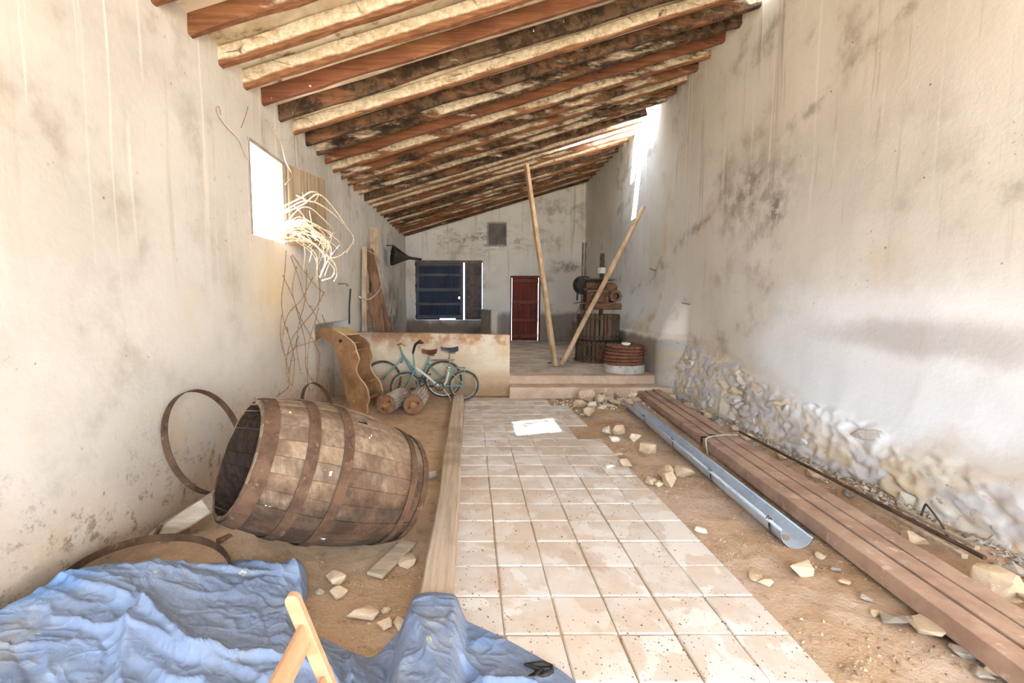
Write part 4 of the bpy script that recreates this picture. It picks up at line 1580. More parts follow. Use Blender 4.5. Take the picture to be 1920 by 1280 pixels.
# bike B: small-wheeled folding bike standing in front
rootB = thing('bicycle', 'teal small-wheeled folding bicycle with black saddle and dark grips', 'bicycle', (-.6, 7.16, 0))
f, hd, L = bike_frame(rootB, (-.13, 7.24, 0), (-1.04, 7.08, 0))
wheel(rootB, 'rear_wheel', f(0, .245), hd, .226, .018, M['tyre'], 18, .014)
wheel(rootB, 'front_wheel', f(L, .245), hd, .226, .018, M['tyre'], 18, .012)
b = MB()
b.tube(spline([f(.775, .56), f(.60, .42), f(.45, .285), f(.36, .25), f(.29, .30), f(.24, .48)], 5), .019, 10)
b.tube([f(.24, .46), f(.235, .55)], .02, 8)
b.build('frame', M['frame_white'], rootB, smooth=True)
b = MB()
for s in (-.045, .045):
    b.tube([f(.40, .25, s * .4), f(0, .245, s)], .010, 6)
    b.tube([f(.245, .50, s * .4), f(.12, .37, s), f(0, .245, s)], .009, 6)
b.tube([f(.40, .25), f(.30, .27), f(.245, .40), f(.22, .56)], .017, 8)
b.build('rear_stays', M['teal'], rootB, smooth=True)
b = MB()
b.tube([f(.79, .59), f(.765, .50)], .022, 8)
for s in (-.05, .05):
    b.tube([f(.78, .53, s * .5), f(.83, .42, s), f(L, .245, s)], .012, 6)
b.build('fork', M['teal'], rootB, smooth=True)
b = MB()
b.tube([f(.785, .57), f(.80, .80)], .013, 8)
b.build('stem', M['teal'], rootB, smooth=True)
b = MB()
b.tube(spline([f(.66, .965, .26), f(.76, .94, .2), f(.80, .80, .05), f(.80, .79, -.05), f(.76, .90, -.2), f(.66, .955, -.26)], 4), .014, 8)
b.build('handlebar', M['dark_iron'], rootB, smooth=True)
for s in (-1, 1):
    MB().tube([f(.74, .90, .21 * s), f(.68, .86, .22 * s), f(.64, .88, .22 * s)], .007, 6).build('brake_lever', M['chrome'], rootB, smooth=True)
saddle(rootB, f, .22, .80, M['saddle_black'], .27)
b = MB()
b.tube([f(.225, .72), f(.23, .52)], .013, 8)
b.build('seat_tube', M['chrome'], rootB, smooth=True)
b = MB()
for s in (-.055, .055):
    b.tube([f(.28, .53, s), f(-.02, .53, s)], .006, 6)
    b.tube([f(-.0, .53, s), f(.0, .26, s)], .005, 6)
for a in (.26, .12, -.02):
    b.tube([f(a, .53, -.055), f(a, .53, .055)], .005, 6)
b.build('luggage_rack', M['teal'], rootB, smooth=True)
mudguard(rootB, f, 0, .245, .252, .5, 2.6, M['chrome'])
mudguard(rootB, f, L, .245, .252, .4, 2.3, M['teal'])
b = MB()
b.tube([f(.36, .24, .03), f(.25, .10, .09), f(.22, .02, .10)], .008, 6)
b.build('kickstand', M['frame_white'], rootB, smooth=True)
pedals(rootB, f, .40, .25, .075, .13, .02)

# ------------------------------------------------------------------ boards leaning in the far left corner
def lean(name, label, mat, top, bot, wd, th, up, seg=10, jit=.006, seed=0, cat='board', taper=1.0, group=None):
    o = MB().bar(bot, top, wd, th, up=up, seg=seg, jit=jit, ch=min(wd, th) * .12, seed=seed, taper=taper).build(name, mat)
    return tag(o, label, cat, group)
Yp = 8.9
pt = lambda u, v, y: onY(u, v, y)
def foot(u, v, y):
    """continue the seen edge down to the raised floor"""
    return onY(u, v, y)
def lean_px(name, label, mat, u0, v0, y0, u1, v1, y1, wd, th, **k):
    a, c_ = onY(u0, v0, y0), onY(u1, v1, y1)
    d = (c_ - a)
    if abs(d.z) > .01:
        c_ = a + d * ((PLAT + .02 - a.z) / d.z)
    a.x = max(a.x, XL + .05 + wd * .55)
    c_.x = max(c_.x, XL + .05 + wd * .55)
    return lean(name, label, mat, a, c_, wd, th, (0, 1, 0), **k)
lean_px('tall_board', 'tallest pale board leaning upright in the far left corner', M['pale_wood'], 687.5, 427, 9.1, 698, 560, 8.9, .155, .04, seed=1)
lean_px('board', 'pale narrow board standing upright, left of the tall corner boards', M['pale_wood'], 673, 463, 8.4, 674, 600, 8.3, .09, .03, seed=2)
lean_px('rough_log', 'rough reddish log leaning across the corner boards', M['old_wood'], 671, 468, 8.6, 700, 556, 8.55, .14, .10, seed=3, jit=.018, taper=1.1, seg=14, cat='log')
lean_px('wide_board', 'wide brown board leaning at the foot of the corner boards', M['old_wood'], 699, 548, 8.35, 711, 622, 8.3, .22, .03, seed=4)
lean_px('thin_board', 'thin dark board slanting right of the wide brown board', M['old_wood'], 705, 556, 8.5, 726, 622, 8.45, .10, .03, seed=5)
lean_px('dark_board', 'dark narrow board standing behind the log in the corner', M['old_wood'], 683, 470, 8.95, 685, 600, 8.9, .10, .03, seed=6)
lean_px('board', 'short pale board behind the log, close to the wall', M['plank'], 693, 580, 8.75, 694, 620, 8.7, .12, .03, seed=12)
p0, p1 = onX(655, 541, XL + .04), onX(655, 607, XL + .04)
o = MB().tube([p0 + Vector((.02, 0, 0)), p0.lerp(p1, .5), p1], .014, 6).build('iron_rod', M['dark_iron'])
tag(o, 'short dark iron rod upright on the left wall beside the corner boards', 'rod')
# funnel hanging from the left wall
fc = onX(738, 483, -1.78)
d = Vector((.93, .34, -.10)).normalized()
b = MB(axis_frame(Vector((-1.90, 11.0, 2.66)), d))
fr = [(.225, 0), (.235, .0), (.23, .05), (.12, .24), (.045, .40), (.035, .45), (.03, .72), (.026, .72), (.03, .45), (.04, .40), (.115, .24), (.22, .05)]
b.lathe([(r, z) for r, z in fr], 28, closed_prof=True)
fo = thing('funnel', 'big dark metal funnel fixed sideways on the left wall near the blue shutters', 'funnel', (-1.8, 11.0, 2.4))
b.build('cone', M['dark_iron'], fo, smooth=True)
MB().tube([(XL + .01, 11.05, 2.9), (-1.86, 11.02, 2.9), (-1.85, 11.02, 2.88)], .012, 6).build('wall_hook', M['dark_iron'], fo)

# ------------------------------------------------------------------ the two poles
pole1b, pole1t = Vector((1.60, 8.72, PLAT + .015)), Vector((1.135, 9.85, 0))
pole1t.z = beam_z(pole1t.x) - .012
o = MB().bar(pole1b, pole1t, .085, .085, up=(.45, -1, .2), seg=16, jit=.004, ch=.008, seed=3).build('pole', M['pole_wood'])
tag(o, 'square pale pole standing near upright from raised floor to roof beams', 'pole')
pole2b, pole2t = Vector((1.73, 8.78, PLAT + .03)), Vector((3.385, 9.22, 3.44))
b = MB()
b.tube([pole2b.lerp(pole2t, t) + Vector((.008 * nz(t * 5, 1), .008 * nz(t * 5, 4), 0)) for t in [i / 14 for i in range(15)]], [.05 - .008 * i / 14 for i in range(15)], 10)
o = b.build('pole', M['pole_wood'], smooth=True)
tag(o, 'round pole leaning to the right wall in front of the wine press', 'pole')
# wedge and scraps at the foot of the poles
for (u, v, s, lab) in ((1036, 684, .09, 'dark wood wedge left of the foot of the square pole'), (1058, 676, .07, 'dark wood scrap right of the foot of the poles')):
    p = onZ(u, v, PLAT)
    o = MB().bar((p.x - s, p.y + .02, PLAT + .03), (p.x + s * .6, p.y - .03, PLAT + .07), .06, .03, seed=int(u)).build('wedge', M['old_wood'])
    tag(o, lab, 'wedge')

# ------------------------------------------------------------------ wine press
PX, PY = 2.66, 9.66
press = thing('wine_press', 'old rusty wine press with two slatted cages one above the other', 'press', (PX, PY, PLAT))
T = Matrix.Translation((PX, PY, 0))
b = MB(T)
b.lathe([(.0005, PLAT - .0), (.47, PLAT), (.48, PLAT + .05), (.44, PLAT + .055), (.0005, PLAT + .05)], 32)
b.build('base_tray', M['press_rust'], press)
def cage(z0, z1, r, n, gapdir):
    th0 = math.atan2(gapdir[1], gapdir[0])
    for k in range(n):
        a = th0 + 2 * pi * k / n
        c0 = Vector((PX + r * cos(a), PY + r * sin(a), 0))
        wd = 2 * pi * r / n * .78
        MB().bar((c0.x, c0.y, z0), (c0.x, c0.y, z1), .026, wd, up=(-sin(a), cos(a), 0), seg=2, jit=.002, ch=.004, seed=k).build('slat', M['press_slat'], press)
    for zz in (z0 + .06, z1 - .07):
        b = MB(T)
        b.lathe([(r + .014, zz - .022), (r + .022, zz - .022), (r + .022, zz + .022), (r + .014, zz + .022)], 36, closed_prof=True)
        b.build('cage_band', M['rust'], press)
    for da in (-.06, .06):
        a = th0 + da
        c0 = Vector((PX + (r + .03) * cos(a), PY + (r + .03) * sin(a), 0))
        MB().bar((c0.x, c0.y, z0 + .02), (c0.x, c0.y, z1 - .01), .035, .035, up=(-sin(a), cos(a), 0)).build('lock_bar', M['press_rust'], press)
cage(PLAT + .055, .765, .44, 30, (-.22, -1))
b = MB(T)
b.lathe([(.0005, .775), (.49, .77), (.50, .785), (.50, .80), (.0005, .80)], 36)
b.build('drip_plate', M['dark_iron'], press)
MB().box((PX + .55, PY - .08, .785), (.34, .05, .018)).build('plate_arm', M['rail_iron'], press)
cage(.80, 1.31, .42, 30, (.12, -1))
# pressing blocks above the cage
for dx, dy in ((-.26, -.18), (-.06, -.2), (.05, .16), (.15, -.2)):
    MB().bar((PX + dx, PY + dy, 1.26), (PX + dx, PY + dy, 1.46), .07, .07).build('block_leg', M['dark_iron'], press)
b = MB()
b.bar((PX - .34, PY - .05, 1.475), (PX + .40, PY - .05, 1.475), .46, .13, seg=6, jit=.005, ch=.015, seed=2)
b.build('press_block', M['press_rust'], press)
b = MB()
b.bar((PX - .31, PY - .05, 1.68), (PX + .14, PY - .05, 1.68), .40, .27, seg=5, jit=.006, ch=.03, seed=5)
b.build('press_body', M['press_rust'], press)
b = MB(axis_frame((PX + .27, PY - .30, 1.685), (0, 1, 0)))
b.lathe([(.07, 0), (.13, 0), (.135, .40), (.0005, .40), (.0005, .1), (.07, .1)], 8)
b.build('open_box', M['press_rust'], press)
MB().bar((PX - .30, PY, 1.90), (PX + .08, PY, 1.90), .34, .20, seg=5, jit=.012, ch=.05, seed=8).build('gear_case', M['press_rust'], press)
b = MB(axis_frame((PX + .22, PY - .16, 1.84), (0, 1, 0)))
b.lathe([(.0005, 0), (.10, 0), (.13, .03), (.13, .25), (.10, .28), (.0005, .28)], 22)
b.build('side_drum', M['press_rust'], press, smooth=True)
b = MB(axis_frame((PX - .335, PY - .16, 1.92), (-.25, 1, 0)))
b.lathe([(.0005, 0), (.185, 0), (.19, .03), (.19, .16), (.0005, .16)], 28)
b.build('flywheel', M['dark_iron'], press)
MB().box((PX - .04, PY - .02, 2.03), (.62, .30, .05)).build('top_plate', M['dark_iron'], press, bevel=.01)
MB().box((PX + .20, PY - .14, 2.03), (.16, .12, .03)).build('plate_lug', M['rail_iron'], press)
for dx in (-.345, -.285):
    MB().bar((PX + dx, PY + .02, 1.3), (PX + dx, PY + .02, 2.80), .03, .05, up=(0, 1, 0)).build('guide_rail', M['rail_iron'], press)
b = MB()
b.tube([(PX + .055, PY, .82), (PX + .055, PY, 2.58)], .042, 14)
b.build('screw', M['rail_iron'], press, smooth=True)
b = MB()
for k in range(18):
    b.lathe([(.04, -.006), (.049, 0), (.04, .006)], 14, Matrix.Translation((PX + .055, PY, 2.30 + k * .015)))
b.build('screw_thread', M['rail_iron'], press, smooth=True)
b = MB(Matrix.Translation((PX + .055, PY, 2.16)))
b.lathe([(.0005, 0), (.085, 0), (.085, .10), (.06, .12), (.0005, .12)], 6)
b.build('nut', M['frame_white'], press)
b = MB()
b.tube([(PX - .50, PY - .22, 1.60), (PX - .50, PY - .22, 1.74), (PX - .36, PY - .18, 1.76)], .02, 8)
b.tube([(PX - .38, PY - .2, 1.80), (PX - .30, PY - .2, 1.80)], .05, 8)
b.build('crank', M['dark_iron'], press)
b = MB()
b.prism([(PX - .60, PY - .30, 1.52), (PX - .28, PY - .34, 1.54), (PX - .28, PY + .0, 1.56), (PX - .52, PY + .02, 1.53)], (0, 0, .02))
b.build('side_tray', M['rail_iron'], press)
MB().bar((PX - .40, PY - .2, .80), (PX - .40, PY - .2, 1.9), .05, .05).build('column', M['dark_iron'], press)

# ------------------------------------------------------------------ pile of round fibre mats
mx, my = 2.715, 8.12
o = MB(Matrix.Translation((mx, my, PLAT))).lathe([(.0005, 0), (.345, 0), (.352, .03), (.35, .135), (.33, .15), (.0005, .15)], 40).build('base_stone', M['millstone'], smooth=False)
tag(o, 'round limey stone base under the pile of brown mats', 'stone')
zz = PLAT + .15
names = ['bottom', 'second', 'third', 'fourth', 'fifth', 'top']
labs = ['bottom brown fibre pressing mat, directly on the round stone base', 'second brown fibre pressing mat up from the stone base', 'third brown fibre pressing mat up from the stone base',
        'fourth brown fibre pressing mat up, just under the two uppermost', 'brown fibre pressing mat second from the top of the pile', 'topmost brown fibre pressing mat, with a white lump on it']
mr = random.Random(9)
for i in range(6):
    th = .054
    r = .345 - .004 * i + mr.uniform(-.008, .008)
    til = Matrix.Rotation(R(1.2 * (i - 2)), 4, 'Y')
    b = MB(Matrix.Translation((mx + mr.uniform(-.01, .01), my + mr.uniform(-.01, .01), zz)) @ til)
    def sp(a, t):
        an = 2 * pi * a
        e = pi * (t - .5)
        rr = r - .022 + .022 * cos(e) + .004 * nz(an * 3, i * 5 + t * 2)
        return Vector((rr * cos(an), rr * sin(an), th * .5 + th * .48 * sin(e) + .006 * nz(cos(an) * 2, sin(an) * 2, i * 3)))
    b.grid(sp, 48, 6)
    b.grid(lambda a, t: sp(a, 1) * (1 - t * .96) + Vector((0, 0, sp(a, 1).z * t * .96)), 48, 3)
    b.grid(lambda a, t: sp(a, 0) * (1 - t * .96) + Vector((0, 0, sp(a, 0).z * t * .96)), 48, 2)
    o = b.build('pressing_mat', M['mat'], smooth=True)
    tag(o, labs[i], 'mat', 'pile of pressing mats')
    zz += th + .001
o = MB().hull([Vector((mx - .02, my - .15, zz + .035)) + p for p in rock_pts(random.Random(2), .085, .06, .03, 20)]).build('white_lump', M['white_cap'], bevel=.01)
tag(o, 'small white lump lying on top of the brown mats', 'lump')
b = MB()
b.tube(spline([(mx + .10, my + .12, zz + .01), (mx + .2, my - .02, zz + .045), (mx + .31, my - .05, zz + .01), (mx + .37, my - .02, zz - .10), (mx + .37, my - .02, zz - .26)], 6), .022, 8)
o = b.build('rope', M['mat'], smooth=True)
tag(o, 'thick brown rope end hanging over the right edge of the mats', 'rope')

# ------------------------------------------------------------------ vine growing in through the window, wires
vine = thing('dry_vine', 'dried pale vine with curled stems pushing in through the small left window', 'vine', (XL + .1, 5.0, .8))
vr = random.Random(31)
def stem(pts, r0, r1, mat='vine', buds=0, n=6, name='stem'):
    s = spline(pts, n)
    rr = [r0 + (r1 - r0) * i / (len(s) - 1) for i in range(len(s))]
    b = MB()
    b.tube(s, rr, 6)
    for k in range(buds):
        q = s[vr.randrange(2, len(s))]
        dd = Vector((vr.uniform(-.2, 1), vr.uniform(-1, 1), vr.uniform(-1, 1))).normalized()
        b.tube([q, q + dd * vr.uniform(.02, .05)], [r1 * .9, r1 * .5], 4)
        b.hull([q + Vector((vr.gauss(0, 1), vr.gauss(0, 1), vr.gauss(0, 1))).normalized() * (r1 * 2.2) for _ in range(7)])
    return b.build(name, M[mat], vine, smooth=True)
xs = XL
# bundle spilling over the sill, out into the room and down
for i in range(24):
    y0 = vr.uniform(4.78, 5.06)
    z0 = vr.uniform(2.22, 2.40)
    dx = vr.uniform(.22, .52)
    dy = vr.uniform(.1, .62)
    dzz = vr.uniform(-.50, .02)
    m1 = Vector((xs + dx * .5, y0 + dy * .3, z0 + vr.uniform(.0, .14)))
    m2 = Vector((xs + dx, y0 + dy * .7, z0 + dzz * .35))
    e = Vector((xs + dx * vr.uniform(.7, 1.05), y0 + dy, z0 + dzz))
    stem([(xs - vr.uniform(.1, .3), y0 - .12, z0 - .02), (xs + .03, y0, z0), m1, m2, e], vr.uniform(.006, .010), .004, 'vine', vr.randrange(3))
# higher loops
stem([onX(528, 388, -2.02), onX(562, 372, -1.8), onX(582, 360, -1.62), onX(597, 363, -1.58), onX(588, 378, -1.6), onX(568, 372, -1.7), onX(556, 366, -1.8)], .009, .006, 'vine', 2)
stem([onX(532, 400, -2.02), onX(570, 382, -1.75), onX(596, 364, -1.55), onX(622, 385, -1.5), onX(650, 425, -1.45), onX(664, 448, -1.42), onX(650, 474, -1.45)], .009, .004, 'vine', 3)
stem([onX(534, 395, -2.02), onX(575, 376, -1.7), onX(618, 395, -1.5), onX(655, 432, -1.45), onX(662, 452, -1.4), onX(640, 478, -1.45), onX(615, 485, -1.5)], .008, .004, 'vine', 2)
stem([onX(536, 420, -2.02), onX(560, 392, -1.8), onX(582, 390, -1.65), onX(606, 410, -1.55), onX(626, 430, -1.5)], .007, .003, 'vine', 2)
stem([onX(550, 385, -1.9), onX(566, 400, -1.75), onX(582, 428, -1.65), onX(592, 452, -1.6)], .006, .003, 'vine', 1)
stem([onX(580, 395, -1.7), onX(586, 425, -1.65), onX(593, 448, -1.6)], .006, .004, 'vine')
stem([onX(600, 520, -1.6), onX(616, 487, -1.55), onX(640, 455, -1.5)], .009, .004, 'vine', 1)
stem([onX(612, 478, -1.55), onX(628, 495, -1.5), onX(632, 515, -1.5), onX(626, 528, -1.5)], .010, .006, 'vine')
stem([onX(605, 526, -1.55), onX(622, 520, -1.5), onX(627, 505, -1.5), onX(615, 490, -1.55)], .010, .005, 'vine')
stem([onX(560, 440, -1.9), onX(592, 460, -1.7), onX(610, 485, -1.6), onX(603, 510, -1.6)], .012, .006, 'vine', 2)
# big pale loop further back
stem([onX(668, 465, -1.85), onX(690, 470, -1.8), onX(708, 482, -1.75), onX(716, 500, -1.72), onX(717, 525, -1.7), onX(712, 542, -1.68), onX(700, 556, -1.66), onX(686, 562, -1.66), onX(674, 556, -1.66)], .005, .013, 'vine', 0)
# twigs hanging down the wall
hang = [
    [(536, 470), (534, 510), (528, 560), (532, 600), (545, 640), (552, 680), (548, 725)],
    [(545, 480), (560, 520), (572, 560), (588, 585), (600, 610), (606, 640)],
    [(548, 478), (575, 515), (596, 540), (608, 548)],
    [(608, 548), (590, 580), (566, 610), (545, 640), (536, 690), (543, 722), (512, 748)],
    [(530, 515), (548, 555), (566, 600), (588, 640), (600, 665)],
    [(596, 500), (600, 545), (594, 590), (580, 640), (576, 700), (580, 730)],
    [(575, 505), (572, 560), (560, 610), (556, 650), (564, 700)],
    [(528, 590), (526, 630), (535, 665), (556, 650), (590, 640)],
    [(600, 660), (596, 700), (588, 730)],
    [(556, 500), (548, 540), (556, 580), (572, 640), (574, 690), (590, 720)],
    [(586, 520), (566, 560), (540, 590), (530, 640), (542, 700)],
    [(604, 590), (612, 610), (622, 615)],
    [(560, 630), (548, 665), (540, 715)],
]
for i, h in enumerate(hang):
    x0 = XL + .05 + .03 * (i % 4)
    pts = [onX(u, v, x0 + .02 * ((k + i) % 3)) for k, (u, v) in enumerate(h)]
    stem(pts, .0055, .0035, 'twig', 7 + vr.randrange(6), 5, 'twig')
# dead leaf curled on the twigs
q = onX(538, 617, XL + .08)
b = MB()
b.grid(lambda a, t: q + Vector((.02 * sin(a * 5), (a - .5) * .11, (t - .5) * .05 * sin(pi * max(.06, min(a, .94))) + .02 * cos(a * 6))), 8, 3)
b.build('dead_leaf', M['gear'], vine, smooth=True)
# wires on the wall above the window
def wire(label, px_pts, r=.004, x=XL + .03, mat='wire'):
    pts = spline([onX(u, v, x + .015 * (i % 2)) for i, (u, v) in enumerate(px_pts)], 6)
    o = MB().tube(pts, r, 5).build('wire', M[mat], smooth=True)
    tag(o, label, 'wire')
wire('curled thin wire on the left wall ending at the upper left window corner', [(414, 215), (411, 200), (405, 203), (408, 215), (422, 236), (446, 262), (458, 290), (464, 300)], .003, mat='twig')
wire('short thin twig-like wire on the wall above the window', [(465, 200), (460, 218), (452, 240)], .003, mat='twig')
wire('pale vine-thick wire curving down over the shutter top', [(494, 222), (513, 240), (527, 268), (535, 300), (547, 326), (543, 338), (535, 346)], .008, XL + .06)
wire('small bent wire hook on the left wall near the corner boards', [(635, 532), (650, 532), (650, 536), (655, 534)], .006, mat='nail')

# ------------------------------------------------------------------ right side: steel sections, gutter, rods
def xl(y):
    return 2.17 + (y - 1.7) * .0887
def steel(label, off, y0, y1, z, wd=.118, ht=.10, seed=0):
    root = thing('steel_section', label, 'steel bar', (xl(y0) + off, y0, z), group='red-brown steel sections')
    b = MB()
    a, c_ = Vector((xl(y0) + off + wd / 2, y0, z + ht / 2)), Vector((xl(y1) + off + wd / 2, y1, z + ht / 2))
    # U section with the web on top
    d = (c_ - a).normalized()
    sd = d.cross(Vector((0, 0, 1))).normalized()
    w2, h2, t = wd / 2, ht / 2, .007
    prof = [(-w2, -h2), (-w2, h2), (w2, h2), (w2, -h2), (w2 - t, -h2), (w2 - t, h2 - t), (-w2 + t, h2 - t), (-w2 + t, -h2)]
    n = len(prof)
    vs = [p + sd * q + Vector((0, 0, e)) for p in (a, c_) for q, e in prof]
    fs = [(j, (j + 1) % n, n + (j + 1) % n, n + j) for j in range(n)]
    fs += [(0, 1, 6, 7), (1, 2, 5, 6), (2, 3, 4, 5), (8, 15, 14, 9), (9, 14, 13, 10), (10, 13, 12, 11)]
    b.add(vs, fs)
    return b.build('channel', M['steel_red'], root, bevel=.004)
steel('red-brown steel section nearest the tiles, chipped along its upper edge', 0, .9, 4.72, .055)
steel('middle red-brown steel section of the three side by side', .132, .9, 4.80, .06)
steel('long red-brown steel section on the wall side of the bundle', .264, .9, 7.45, .06)
steel('rear red-brown steel section starting beyond the tie wire, tile side', .03, 4.86, 7.75, .05, .105, .085)
steel('rear red-brown steel section starting beyond the tie wire, middle one', .148, 4.90, 7.95, .058, .105, .085)
ty = 4.66
b = MB()
b.tube(spline([(xl(ty) - .02, ty - .10, .03), (xl(ty) - .02, ty - .05, .15), (xl(ty) + .03, ty, .178), (xl(ty) + .2, ty + .06, .185), (xl(ty) + .40, ty + .12, .17)], 5), .009, 6)
tag(b.build('tie_wire', M['wire'], smooth=True), 'bent pale wire tied across the steel sections', 'wire')

# galvanised gutter
gut = thing('gutter', 'half-round galvanised gutter lying on the rubble beside the steel sections', 'gutter', (2.2, 4.7, .03))
ga, gb = Vector((2.075, 2.80, .115)), Vector((2.32, 6.62, .125))
gd = (gb - ga).normalized()
gs = gd.cross(Vector((0, 0, 1))).normalized()      # towards +x
gu = Vector((0, 0, 1))
GR = .098
roll = R(-14)
def gsec(a, r):
    an = pi + pi * a
    q = Vector((cos(an), sin(an)))
    return gs * (r * (q.x * cos(roll) - q.y * sin(roll))) + gu * (r * (q.x * sin(roll) + q.y * cos(roll)))
b = MB()
b.grid(lambda a, t: ga.lerp(gb, t) + gsec(a, GR), 18, 30)
b.grid(lambda a, t: ga.lerp(gb, t) + gsec(a, GR - .003), 18, 30)
b.grid(lambda a, t: ga + gsec(a, GR - .003 * t), 18, 1)
b.build('trough', M['zinc'], gut, smooth=True)
MB().tube([ga + gsec(0, GR + .008), gb + gsec(0, GR + .008)], .011, 8).build('rolled_edge', M['zinc'], gut, smooth=True)
MB().tube([ga + gsec(1, GR), gb + gsec(1, GR)], .006, 6).build('back_edge', M['zinc'], gut, smooth=True)
for y0 in (2.92, 3.78, 4.65, 5.6):
    t = (y0 - ga.y) / (gb.y - ga.y)
    c0 = ga.lerp(gb, t)
    b = MB()
    b.grid(lambda a, k: c0 + gd * (.025 * (k - .5)) + gsec(-.06 + a * .75, GR + .006), 12, 1)
    b.tube([c0 + gsec(-.02, GR + .012), c0 + gsec(-.08, GR + .03), c0 + gsec(-.02, GR + .034)], .005, 5)
    b.build('bracket', M['rail_iron'], gut)

def rod(label, pts, r, mat, cat='rod', sq=False, name='rod'):
    b = MB()
    if sq:
        b.bar(pts[0], pts[-1], r * 2, r * 1.6, seg=10, jit=.004, ch=.002, seed=len(label))
    else:
        b.tube(pts, r, 6)
    tag(b.build(name, M[mat]), label, cat)
zg = lambda x, y: gz(x, y)
rod('thin reddish rod lying along the foot of the right wall', [Vector((2.99, 5.0, .14)), Vector((2.95, 3.9, .145)), Vector((2.88, 2.45, .16))], .013, 'rust')
rod('thin pale lath lying beside the reddish rod at the wall foot', [Vector((2.96, 3.45, .115)), Vector((2.82, 2.50, .14))], .016, 'plank', 'lath', True, 'lath')
rod('second short pale lath behind the long rod by the right wall', [Vector((3.01, 3.1, .15)), Vector((2.95, 2.55, .165))], .014, 'plank', 'lath', True, 'lath')
rod('thin old lath running out past the big boulder', [Vector((2.86, 2.35, .09)), Vector((2.62, 1.75, .13))], .014, 'plank', 'lath', True, 'lath')
p = onZ(1848, 985, .2)
b = MB()
b.tube(spline([Vector((3.08, 3.02, .12)), Vector((3.06, 2.98, .22)), Vector((3.0, 2.9, .25)), Vector((2.97, 2.78, .19)), Vector((2.96, 2.72, .12))], 5), .007, 6)
tag(b.build('bent_wire', M['nail'], smooth=True), 'dark bent wire loop at the foot of the right wall', 'wire')

# ------------------------------------------------------------------ stones and rubble
ORD = ['first', 'second', 'third', 'fourth', 'fifth', 'sixth', 'seventh', 'eighth', 'ninth', 'tenth', 'eleventh', 'twelfth', 'thirteenth', 'fourteenth', 'fifteenth', 'sixteenth',
       'seventeenth', 'eighteenth', 'nineteenth', 'twentieth', 'twenty-first', 'twenty-second', 'twenty-third', 'twenty-fourth', 'twenty-fifth', 'twenty-sixth']
def stone(u, v, wpx, label, mat='stone_sand', flat=.6, seed=0, zb_=None, sy=.8, group=None, name='stone', n=16):
    """(u, v) = where its foot meets the ground in the photo, wpx = its width there"""
    p = onZ(u, v, 0.03)
    p.z = max(gz(p.x, p.y), -.0) if zb_ is None else zb_
    if in_tiles(p.x, p.y):
        p.z = max(p.z, 0.0)
    dist = p.y + .14
    sx = wpx * dist / F_PX / 2
    r = random.Random(seed + int(u * 3 + v))
    pts = rock_pts(r, sx, sx * sy, sx * flat, n)
    rt = Matrix.Rotation(r.uniform(0, 3), 3, 'Z') @ Matrix.Rotation(r.uniform(-.2, .2), 3, 'X')
    pts = [rt @ q for q in pts]
    lo = min(q.z for q in pts)
    c0 = Vector((p.x, p.y + sx * sy * .6, p.z - lo - .12 * sx * flat))
    o = MB().hull([q + c0 for q in pts]).build(name, M[mat], bevel=min(.006, sx * .08))
    return tag(o, label, 'stone', group)
stone(1510, 1076, 64, 'large flat sandstone piece lying before the gutter end', flat=.42, sy=.7)
stone(1420, 1082, 34, 'small flat stone left of the large sandstone before the gutter', flat=.35)
stone(1441, 1094, 28, 'small stone just in front of the large sandstone', flat=.5)
stone(1318, 992, 24, 'single small white stone beside the tile edge', 'stone_pale', .45)
stone(1140, 812, 21, 'white-faced block, left one of the pair past the sunlit tile', 'stone_pale', .9)
stone(1162, 817, 26, 'sandy cube stone, right one of the pair past the sunlit tile', 'stone_sand', .85)
stone(1154, 826, 22, 'small pale stone in front of the block pair', 'stone_pale', .5)
stone(1194, 829, 28, 'white pointed stone midway between the pair and the gutter', 'stone_pale', .7)
stone(1217, 850, 35, 'sandstone cube with a white side close to the gutter', 'stone_sand', .8)
stone(1160, 850, 18, 'thin pale chip lying flat on the tile edge', 'stone_pale', .35)
stone(1176, 871, 34, 'flat sandstone slab piece left of the gutter', 'stone_sand', .5)
stone(1145, 872, 22, 'flat pale stone left of the sandstone slab piece', 'stone_pale', .4)
stone(1253, 897, 40, 'broad sandstone lump at the back of the stone heap by the gutter', 'stone_sand', .6)
stone(1288, 897, 40, 'sandstone wedge touching the gutter, right end of the heap', 'stone_sand', .6)
stone(1258, 909, 36, 'pale sandstone at the front of the heap by the gutter', 'stone_sand', .8)
stone(1222, 903, 24, 'small sandstone at the left end of the heap by the gutter', 'stone_sand', .6)
stone(1238, 908, 20, 'small angular stone between the two front stones of the heap', 'stone_sand', .7)
heap = [(1088, 762, 26, .6), (1101, 752, 30, .8), (1112, 766, 24, .6), (1108, 778, 30, .7), (1126, 757, 22, .9), (1134, 746, 18, .6), (1149, 742, 20, .9), (1152, 757, 26, .35),
        (1166, 752, 22, .35), (1180, 757, 22, .5), (1170, 742, 18, .5), (1187, 745, 20, .5), (1120, 742, 18, .6), (1163, 738, 14, .5), (1196, 752, 18, .5), (1098, 770, 18, .5), (1140, 762, 16, .4)]
heap += [(1115, 748, 20, .7), (1142, 753, 20, .4), (1158, 747, 18, .6), (1130, 766, 18, .4), (1092, 748, 18, .6), (1172, 760, 16, .4)]
heap.sort()
for i, (u, v, wp, fl) in enumerate(heap):
    stone(u, v, wp * 1.15, 'broken stone in the rubble before the steps, ' + ORD[i] + ' from the tile side', 'stone_pale' if i % 4 == 1 else 'stone_sand', fl, group='rubble heap by the steps', sy=.7)
